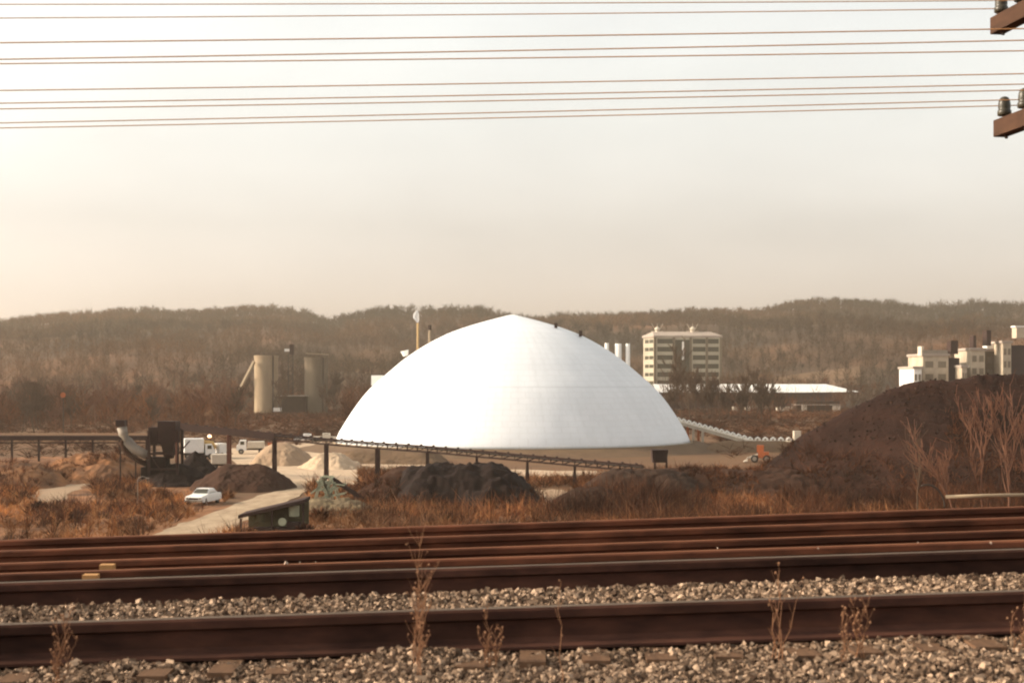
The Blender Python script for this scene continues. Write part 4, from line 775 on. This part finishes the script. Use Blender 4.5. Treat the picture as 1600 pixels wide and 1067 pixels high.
t = thing('elevator_tower', 'slim dark elevator mast standing between the two silos', 'tower', (XP(456, SD), SD - 3, 0)); b = MB()
for sx_ in (-0.9, 0.9): b.beam((XP(456, SD) + sx_, SD - 3, 0), (XP(456, SD) + sx_, SD - 3, ZP(552, SD)), 0.3)
for k in range(12): z_ = 2 + k * 1.8; b.beam((XP(456, SD) - .9, SD - 3, z_), (XP(456, SD) + .9, SD - 3, z_ + 1.8), 0.18)
b.build('mast', M['iron'], t); MB().box(P(456, 546, SD - 3), (1.6, 1.8, 4)).build('head', M['dark_steel'], t); MB().box(P(449, 547, SD - 3), (2.0, 1.6, 1.0)).build('spout_box', M['white'], t)
MB().beam(P(478, 552, SD), P(513, 554, SD), 0.8, 0.3).build('roof_walkway', M['concrete'], t)
o = MB(); o.beam(P(397, 565, SD - 4), P(360, 637, SD - 20), 0.9, 0.9); o = o.build('inclined_conveyor', M['concrete']); tag(o, 'thin pale inclined conveyor rising to the top of the left silo', 'conveyor')
t = thing('pump_house', 'low brown shed between the feet of the silos', 'shed', (XP(462, SD), SD - 8, 0)); MB().box((XP(465, SD), SD - 8, ZP(634, SD)), (9.5, 5, 8)).build('wall', M['coal_grey'], t); MB().box((XP(465, SD), SD - 8, ZP(618, SD)), (10, 5.6, 0.4)).build('roof', M['grey_metal'], t); MB().box((XP(441, SD), SD - 11, ZP(639, SD)), (3, 2, 1.4)).build('porch', M['white'], t)

# ------------------------------------------------------------------ chimneys behind the dome
def stack(px, ytop, d, r, m, label, capm=None):
    x_ = XP(px, d); H = ZP(ytop, d); z0 = float(max(0, zhill(x_, d))); t = thing('chimney_stack', label, 'chimney', (x_, d, z0)); MB().lathe([(r * 1.15, z0 - 1), (r, H)], (x_, d, 0), 20).build('shaft', m, t, smooth=True)
    if capm: MB().lathe([(r * 1.35, H - 2.2), (r * 1.35, H + 0.1)], (x_, d, 0), 20).build('cap', capm, t)
stack(653, 505, 620, 0.5, mat('pale_stack', (0.50, 0.33, 0.15), (0.40, 0.26, 0.12), 0.3, 0.8), 'thin ochre chimney with a white steam puff left of the dome top'); bpy.data.materials['yellow_paint']
stack(671.5, 508, 625, 0.6, M['concrete'], 'short chimney with a dark cap right of the steaming one', M['dark_steel'])
stack(948, 536, 640, 0.9, M['white'], 'white steel stack closest to the dome skin on its right'); stack(966, 537, 640, 1.45, M['white'], 'thickest white steel stack in the middle of three right of the dome'); stack(981, 537, 640, 0.95, M['white'], 'slim white steel stack nearest the apartment like block')
msm = bpy.data.materials.new('steam'); msm.use_nodes = True; tn = msm.node_tree; tn.nodes.clear(); ov = nn(tn, 'ShaderNodeOutputMaterial'); df = nn(tn, 'ShaderNodeBsdfDiffuse'); df.inputs[0].default_value = (0.9, 0.9, 0.9, 1); ts = nn(tn, 'ShaderNodeBsdfTranslucent'); ts.inputs[0].default_value = (0.9, 0.9, 0.9, 1); tr_ = nn(tn, 'ShaderNodeBsdfTransparent'); a_ = nn(tn, 'ShaderNodeMixShader'); b_ = nn(tn, 'ShaderNodeMixShader'); b_.inputs[0].default_value = 0.38
tn.links.new(df.outputs[0], a_.inputs[1]); tn.links.new(ts.outputs[0], a_.inputs[2]); tn.links.new(tr_.outputs[0], b_.inputs[1]); tn.links.new(a_.outputs[0], b_.inputs[2]); tn.links.new(b_.outputs[0], ov.inputs['Surface'])
b = MB(); b.tube([P(652.5, 504, 620), P(652, 500, 620), P(650, 496, 620), P(650.5, 491, 620), P(652, 485, 620)], [0.4, 0.9, 1.3, 1.2, 0.4], 14); o = b.build('steam_puff', msm, smooth=True); tag(o, 'white steam puff above the thin ochre chimney', 'steam')

# ------------------------------------------------------------------ multi storey plant block
BD = 700; xL, xC, xR = XP(1006, BD + 9), XP(1023, BD), XP(1126, BD + 4); zT = ZP(527, BD)
t = thing('plant_block', 'tall grey concrete block with rows of dark windows right of the dome', 'building', (xC, BD, 0))
pA, pB, pC = Vector((xL, BD + 12, 0)), Vector((xC, BD, 0)), Vector((xR, BD + 3, 0)); pD = pA + (pC - pB)
def pl(a, z): return Vector((a.x, a.y, z))
MB().add([pl(pA, -1), pl(pB, -1), pl(pC, -1), pl(pD, -1), pl(pA, zT), pl(pB, zT), pl(pC, zT), pl(pD, zT)], [(0, 1, 5, 4), (1, 2, 6, 5), (2, 3, 7, 6), (3, 0, 4, 7), (4, 5, 6, 7)]).build('wall', M['block_wall'], t)
b = MB(); e1 = 0.7; cen = (pA + pC) / 2
ring = [pl(p + (p - cen).normalized() * e1, zT + 0.01) for p in (pA, pB, pC, pD)]; ring2 = [p + Vector((0, 0, 0.9)) for p in ring]; rd = [pl(pA.lerp(pB, .5).lerp(cen, .12), zT + 3.0), pl(pC.lerp(pD, .5).lerp(cen, .12), zT + 3.0)]
b.add(ring + ring2 + rd, [(0, 1, 5, 4), (1, 2, 6, 5), (2, 3, 7, 6), (3, 0, 4, 7), (5, 6, 9, 8), (7, 4, 8, 9), (4, 5, 8), (6, 7, 9), (3, 2, 1, 0)]).build('roof', M['greyroof'], t)
nf, ns = (pC - pB).normalized().cross(Vector((0, 0, 1))), (pB - pA).normalized().cross(Vector((0, 0, 1)))
rows = [533, 545.5, 558.5, 572, 585, 598]
def win(a, c, u0, u1, zc, hh, nrm, name='window'):
    p, q2 = pl(a.lerp(c, u0), zc), pl(a.lerp(c, u1), zc); up = Vector((0, 0, hh / 2)); o_ = nrm * 0.06
    f = MB(); f.add([p - up + o_, q2 - up + o_, q2 + up + o_, p + up + o_, p - up - o_, q2 - up - o_, q2 + up - o_, p + up - o_], [(0, 1, 2, 3), (0, 4, 5, 1), (1, 5, 6, 2), (2, 6, 7, 3), (3, 7, 4, 0)]).build(name, M['dark_glass'], t)
for r_ in rows:
    zc = ZP(r_, BD)
    for (u0, u1) in ((0.04, 0.27), (0.575, 0.765), (0.80, 0.965)): win(pB, pC, u0, u1, zc, 2.3, nf)
    win(pA, pB, 0.15, 0.48, zc, 1.7, ns); win(pA, pB, 0.54, 0.88, zc, 1.7, ns)
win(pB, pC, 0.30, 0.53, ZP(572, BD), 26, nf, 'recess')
b = MB()
for u in (0.0, 0.29, 0.54, 0.785, 1.0): p = pl(pB.lerp(pC, u), 0) + nf * 0.2; b.box((p.x, p.y, zT / 2), (1.1, 0.8, zT), rz=0.05)
b.build('pilaster', M['concrete2'], t)
MB().box((pB.lerp(pC, 0.42).x, BD - 0.6, ZP(548, BD)), (0.8, 0.8, 9)).build('pipe_shaft', M['white'], t)
for (px_, rr) in ((1027, 1.7), (1082, 1.7)):
    c = P(px_, 520, BD + 8); b = MB().lathe([(rr * .7, -0.5), (rr * .6, 1.2), (rr * .9, 1.7), (rr * .5, 2.7), (0.2, 3.1)], c, 14); 
    for k in range(3): a = -1.2 + k * 1.2; b.beam(c + Vector((a, 0, 1.5)), c + Vector((a * 2.3, 0, 4.6)), 0.22)
    b.beam(c + Vector((-3, 0, .6)), c + Vector((3, 0, .6)), 0.5); b.build('roof_vent', M['galv'], t)

# ------------------------------------------------------------------ long warehouse
WD = 640; t = thing('warehouse', 'long low warehouse with a bright white roof right of the dome', 'warehouse', (XP(1190, WD), WD, 0))
x0, x1, x2 = XP(1030, WD), XP(1300, WD), XP(1345, WD); ze = ZP(613, WD); zr = ZP(600, WD + 18)
MB().box(((x0 + x1) / 2, WD + 18, ze / 2 - .5), (x1 - x0, 34, ze + 1)).build('wall', M['dark_wall'], t)
MB().add([(x0 - 1, WD - 1, ze + .02), (XP(1240, WD), WD - 1, ze + 0.02), (x2, WD + 3, ze + .25), (XP(1292, WD + 18), WD + 20, zr), (x0 - 1, WD + 20, zr), (x0 - 1, WD + 41, ze + .02), (x2, WD + 41, ze + .02)], [(0, 1, 3, 4), (1, 2, 3), (4, 3, 6, 5), (3, 2, 6)]).build('roof', M['white'], t)
M['olive2'] = mat('sheet_wall', (0.22, 0.18, 0.13), (0.16, 0.13, 0.095), 0.2, 0.8, stretch=(6, 1, 0.3)); 
MB().box(((XP(1149, WD) + XP(1208, WD)) / 2, WD + 0.7, ZP(628, WD)), (XP(1208, WD) - XP(1149, WD), 1.2, 8.2)).build('pale_wall_section', M['olive2'], t)
for k in range(5):
    px_ = 1060 + k * 20; MB().box((XP(px_, WD), WD + 0.95, ZP(641, WD)), (3.4, 0.3, 1.3)).build('dock_door', M['galv'], t)
t2 = thing('low_annex', 'low tan annex building with two pale corners before the warehouse right end', 'building', (XP(1275, 600), 600, 0)); MB().box((XP(1275, 600), 600, ZP(645, 600) + 1), (18, 8, 8)).build('wall', M['coal_grey'], t2)
MB().box((XP(1253, 600), 595.5, ZP(640, 600)), (2, 1.2, 4.4)).build('corner_wall', M['galv'], t2); MB().box((XP(1303, 600), 595.5, ZP(640, 600)), (3, 1.2, 3.4)).build('corner_wall', M['galv'], t2); MB().box((XP(1275, 600), 600, ZP(632, 600)), (19, 9, 0.4)).build('roof', M['greyroof'], t2)
VL = ['leftmost tiny van of the four parked right of the pale warehouse wall', 'second tiny van from the left of the four right of the pale wall', 'third tiny van from the left of the four right of the pale wall', 'rightmost tiny van of the four, nearest the low annex', 'tiny van parked before the pale warehouse wall section', 'tiny van at the left edge of the pale warehouse wall section']
for k, px_ in enumerate((1217, 1224, 1232, 1241, 1168, 1148)):
    p = Vector((XP(px_, 610), 610, 0.0)); t3 = thing('parked_van', VL[k], 'van', p, 0, 'vans parked before the warehouse'); z_ = 0.2
    MB().box((p.x, p.y, 1.4), (1.9, 4, 1.9)).build('body', M['galv'], t3); MB().box((p.x, p.y, 0.35), (1.6, 3.6, 0.4)).build('chassis', M['iron'], t3)

# far white roof strip and red sign at left
t = thing('distant_shed', 'distant long pale shed roof on the left hillside', 'building', (XP(136, 1000), 1000, float(zhill(XP(136, 1000), 1000)))); zq = ZP(558, 1000)
MB().box((XP(136, 1000), 1000, zq - 3), (19, 9, 6)).build('wall', M['concrete2'], t); MB().add([(XP(112, 1000), 994, zq), (XP(159, 1000), 994, zq), (XP(158, 1000), 1000, zq + 1.7), (XP(113, 1000), 1000, zq + 1.7), (XP(159, 1000), 1006, zq), (XP(112, 1000), 1006, zq)], [(0, 1, 2, 3), (3, 2, 4, 5)]).build('roof', M['white'], t)
t = thing('warning_sign', 'small round orange sign among the trees at left', 'sign', (XP(99, 330), 330, 0)); MB().tube([(XP(99, 330), 330, 0), (XP(99, 330), 330, ZP(620, 330))], 0.12, 8).build('post', M['iron'], t); b = MB().tube([(XP(99, 330), 329.8, ZP(617, 330)), (XP(99, 330), 329.7, ZP(617, 330))], 0.62, 18).build('plate', M['orange'], t)
# field clearing on the right hillside
patchx = np.linspace(1195, 1345, 24); pd = np.linspace(790, 880, 14); PX2, PD2 = np.meshgrid(patchx, pd); X2 = (PX2 - CX) / F * PD2
fld = gridmesh('field', X2, PD2, zhill(X2, PD2) + 0.6, mat('field_grass', (0.15, 0.088, 0.05), (0.10, 0.064, 0.038), 0.02, 0.95, detail=8)); tag(fld, kind='structure')

# ------------------------------------------------------------------ works buildings behind the coal heap (right)
def works(px0, px1, ytop, label, d, front, side, sidew=0.0, extras=()):
    x0, x1 = XP(px0, d), XP(px1, d); H = ZP(ytop, d); t = thing('works_building', label, 'building', ((x0 + x1) / 2, d, 0), 0, 'works buildings beyond the coal heap')
    MB().box(((x0 + x1) / 2, d + 8, H / 2), (x1 - x0, 16, H)).build('wall', front, t)
    MB().box(((x0 + x1) / 2, d + 8, H + 0.35), (x1 - x0 + 0.8, 16.8, 0.7)).build('roof', M['greyroof'], t)
    if sidew: MB().box((x1 + sidew / 2, d + 9, H / 2 - 0.3), (sidew, 15, H - 0.6)).build('dark_wing', side, t)
    n_ = max(2, int((x1 - x0) / 4)); rows_ = int((H - 8) / 4)
    for r_ in range(rows_):
        for k in range(n_):
            cxq = x0 + (k + .5) * (x1 - x0) / n_; MB().box((cxq, d - 0.02, H - 2.6 - r_ * 3.8), ((x1 - x0) / n_ * 0.62, 0.16, 1.9)).build('window', M['olive2'], t)
    for (a, b_, c_, e_, mm_) in extras: MB().box((XP(a, d - 1), d + 2, (ZP(b_, d) + ZP(c_, d)) / 2), (e_, 4, ZP(b_, d) - ZP(c_, d))).build('roof_house', M[mm_], t)
    return t
t = works(1442, 1482, 556, 'cream works block with pale windows left of the dark gap', 430, M['cream'], M['dark_wall'], 3.8, ((1463, 547, 553, 7.5, 'grey_metal'), (1443, 541, 556, 0.7, 'galv'), (1493, 532, 553, 2.2, 'dark_steel')))
works(1428, 1440, 576, 'small bright white works annex at the left end', 425, M['white'], M['dark_wall'])
works(1517, 1539, 547, 'stepped cream works block in the middle of the works', 430, M['cream'], M['concrete2'], 0, ((1525, 524, 547, 0.8, 'dark_steel'), (1547, 516, 540, 1.3, 'dark_steel')))
works(1540, 1567, 549, 'grey brown works hall with a small white roof house', 436, M['concrete2'], M['concrete2'], 0, ((1554, 537, 545, 3.9, 'white'),))
works(1567, 1580, 536, 'narrow cream works stair tower near the right edge', 428, M['cream'], M['dark_wall'], 6, ((1597, 512, 528, 2.6, 'cream'), (1597, 509, 511, 3.4, 'white')))
works(1503, 1511, 574, 'low cream works shed between the two cream blocks', 425, M['cream'], M['dark_wall'])

# ------------------------------------------------------------------ individual bare trees
def bare_tree(label, base, H, m, group, spread=0.5, seed=0, depth=4, r0=None, minr=0.012, lean=0.0, name='bare_tree'):
    rnd = random.Random(seed); tr = MB(); br = MB(); r0 = r0 or H * 0.012
    t = thing(name, label, 'tree', base, 0, group)
    def grow(p, d, L, r, lev):
        n = 4; pts = [p.copy()]; q = p.copy(); dd2 = d.copy()
        for i in range(n):
            dd2 = (dd2 + Vector((rnd.uniform(-.16, .16), rnd.uniform(-.16, .16), rnd.uniform(-0.02, .12)))).normalized(); q = q + dd2 * (L / n); pts.append(q.copy())
        rr = [max(minr * 0.7, r * (1 - 0.55 * i / n)) for i in range(n + 1)]
        (tr if lev == 0 else br).tube(pts, rr, 6 if lev == 0 else 4, cap=False)
        if lev >= depth: return
        for k in range(rnd.randint(3, 5) if lev else rnd.randint(5, 8)):
            u = rnd.uniform(0.35 if lev == 0 else 0.2, 1.0); j = min(n - 1, int(u * n)); s = pts[j].lerp(pts[j + 1], u * n - j); a = rnd.uniform(0, 2 * PI); tl = rnd.uniform(0.35, 0.9) * spread * 2
            nd = (dd2 + Vector((math.cos(a) * tl, math.sin(a) * tl, 0.15))).normalized(); grow(s, nd, L * rnd.uniform(0.42, 0.68), max(minr, r * 0.5), lev + 1)
    grow(Vector((0, 0, -0.2)), Vector((lean, 0, 1)).normalized(), H * 0.62, r0, 0)
    tr.build('trunk', m, t, local=True); br.build('crown', m, t, local=True); return t
# saplings before the great heap
for i, (px, d, H, ln, sd, lab) in enumerate(((1500, 121, 9.6, -0.22, 3, 'forked reddish sapling leaning left over the pale pipe'), (1536, 122, 12.4, 0.03, 4, 'tall straight reddish sapling in the middle of the sapling row'), (1580, 119, 12.6, -0.12, 5, 'spreading reddish sapling at the right edge'), (1610, 124, 9.5, -0.1, 6, 'reddish sapling partly cut by the right edge'), (1437, 130, 9.0, 0.0, 8, 'thin grey sapling standing alone before the huge coal heap'))):
    bare_tree(lab, (XP(px, d), d, 0), H, M['bark_red'] if i < 4 else M['bark'], 'saplings before the coal heap', 0.42, sd, 3 if i < 4 else 2, 0.11, 0.028, ln, 'sapling')
# trees before the block and the warehouse
TL = [(1050, 430, 12, 11, 'small bare tree before the left corner of the grey block'), (1078, 425, 19, 12, 'tall forked bare tree before the middle of the grey block'), (1102, 432, 15, 13, 'bushy bare tree before the right half of the grey block'), (1125, 440, 12, 14, 'low bare tree at the right corner of the grey block'), (1155, 420, 14, 15, 'bare tree before the pale part of the warehouse wall'), (1168, 435, 16, 16, 'double stemmed bare tree before the white warehouse roof'), (1190, 425, 14, 17, 'bare tree right of the double stemmed one'), (1222, 445, 10, 18, 'small bare tree before the right half of the white roof')]
TL += [(1018, 440, 10, 41, 'low bare tree touching the right side of the dome'), (1064, 440, 17, 42, 'bare tree just left of the tall forked one before the grey block'), (1090, 445, 16, 43, 'bare tree just right of the tall forked one before the grey block'), (1114, 420, 14, 44, 'bare tree before the last window column of the grey block'), (1140, 440, 11, 45, 'slim bare tree right of the grey block'), (1180, 440, 16, 46, 'bare tree before the right end of the pale warehouse wall'), (1205, 430, 12, 47, 'bare tree just right of the pale warehouse wall')]
for (px, d, H, sd, lab) in TL: bare_tree(lab, (XP(px, d), d, 0), H, M['bark'], 'bare trees before the warehouse', 0.5, sd, 4, H * 0.013, 0.085)
# bare trees at left, one kind copied
TG = 'bare trees on the flat at left'
p0 = bare_tree('bare brown tree on the flat land behind the yard at left', (XP(60, 380), 380, 0), 13, M['bark'], TG, 0.5, 31, 4, 0.2, 0.07)
p1 = bare_tree('bare brown tree on the flat land behind the yard at left', (XP(150, 400), 400, 0), 12, M['bark_red'], TG, 0.55, 32, 4, 0.2, 0.07)
for i in range(26):
    px = random.uniform(-40, 380); d = random.uniform(345, 520); copy_thing(p0 if i % 2 else p1, (XP(px, d), d, 0), random.uniform(0, 6.28), random.uniform(0.6, 1.1))
for (px, d, sc_q, lab) in ((440, 545, 1.05, 'bare tree standing before the gap between the silos'), (470, 590, 1.5, 'bare tree rising behind the gap between the silos'), (380, 560, 1.2, 'bare tree beside the inclined silo conveyor'), (528, 560, 1.3, 'bare tree between the right silo and the dome'), (505, 540, 0.9, 'bare tree before the foot of the right silo'), (450, 600, 1.6, 'tall bare tree behind the elevator mast')):
    copy_thing(p0, (XP(px, d), d, 0), px * 0.7, sc_q, lab)
TG2 = 'bare trees on the flat at right'
p2 = copy_thing(p0, (XP(1330, 520), 520, 0), 1.0, 0.9, 'bare brown tree on the flat land behind the coal heap at right'); p2['group'] = TG2
for i in range(12):
    px = random.uniform(1330, 1700); d = random.uniform(500, 690); copy_thing(p2, (XP(px, d), d, 0), random.uniform(0, 6.28), random.uniform(0.7, 1.1))
# round shrubs in the weeds at left
SG = 'shrubs among the weeds'
def shrub(label, px, py, r, m, seed):
    p = G(px, py); n = 260; rn = np.random.default_rng(seed); az = rn.uniform(0, 2 * PI, n); el = rn.uniform(0.1, 1.5, n); rr = r * rn.uniform(0.6, 1.05, n)
    c = np.stack([np.cos(az) * np.cos(el) * rr, np.sin(az) * np.cos(el) * rr, np.sin(el) * rr * 0.85], -1) ; w_ = r * 0.09; a = rn.normal(size=(n, 3)) * w_; base = c * rn.uniform(0.1, 0.5, (n, 1))
    V = np.stack([base - a * 0.7, base + a * 0.7, c], 1).reshape(-1, 3); o = fastmesh('shrub', V, 3, m); o.location = p; tag(o, label, 'shrub', SG)
for (px, py, r, m1, sd, lab) in ((250, 775, 1.3, 'grass_or', 1, 'tan rounded shrub before the hopper tower'), (60, 800, 1.6, 'brush_dark', 2, 'dark shrub at the left below the bare patch'), (120, 815, 1.5, 'brush_dark', 3, 'dark shrub second from the left below the bare patch'), (30, 760, 2.0, 'grass_or', 4, 'large orange shrub at the left edge'), (180, 800, 1.4, 'brush', 5, 'orange shrub left of the lamp post'), (355, 778, 1.2, 'brush', 6, 'pale weedy shrub right of the white car'), (1000, 800, 1.5, 'brush_dark', 7, 'dark shrub before the gravel heap'), (700, 815, 1.4, 'brush_dark', 8, 'brown shrub below the black middle heap'), (560, 812, 1.3, 'brush', 9, 'orange shrub right of the green shed'), (1290, 790, 1.6, 'brush', 10, 'rusty shrub before the huge coal heap'), (1370, 800, 1.4, 'brush', 11, 'rusty shrub left of the dark bent pipe'), (392, 838, 1.0, 'brush', 12, 'small rusty shrub at the low left corner of the green shed'), (478, 836, 1.4, 'brush_dark', 13, 'dark shrub at the high right corner of the green shed'), (500, 815, 1.8, 'brush', 14, 'tan shrub between the green shed and the lattice conveyor'), (540, 800, 1.2, 'brush_dark', 15, 'brown shrub below the boom of the lattice conveyor'), (430, 838, 0.85, 'brush_dark', 16, 'tiny shrub before the middle of the green shed')):
    shrub(lab, px, py, r, M[m1], sd)

# ------------------------------------------------------------------ haze
mh = bpy.data.materials.new('haze'); mh.use_nodes = True; tn = mh.node_tree; tn.nodes.clear(); ov = nn(tn, 'ShaderNodeOutputMaterial'); pv = nn(tn, 'ShaderNodeVolumePrincipled')
pv.inputs['Color'].default_value = (0.95, 0.80, 0.63, 1); pv.inputs['Density'].default_value = 0.00014; pv.inputs['Anisotropy'].default_value = 0.2; tn.links.new(pv.outputs[0], ov.inputs['Volume'])
hz = MB().box((0, 1950, 74), (7200, 4700, 150.5)).build('haze', mh); tag(hz, 'thin warm haze filling the valley air', 'haze', kind='stuff')
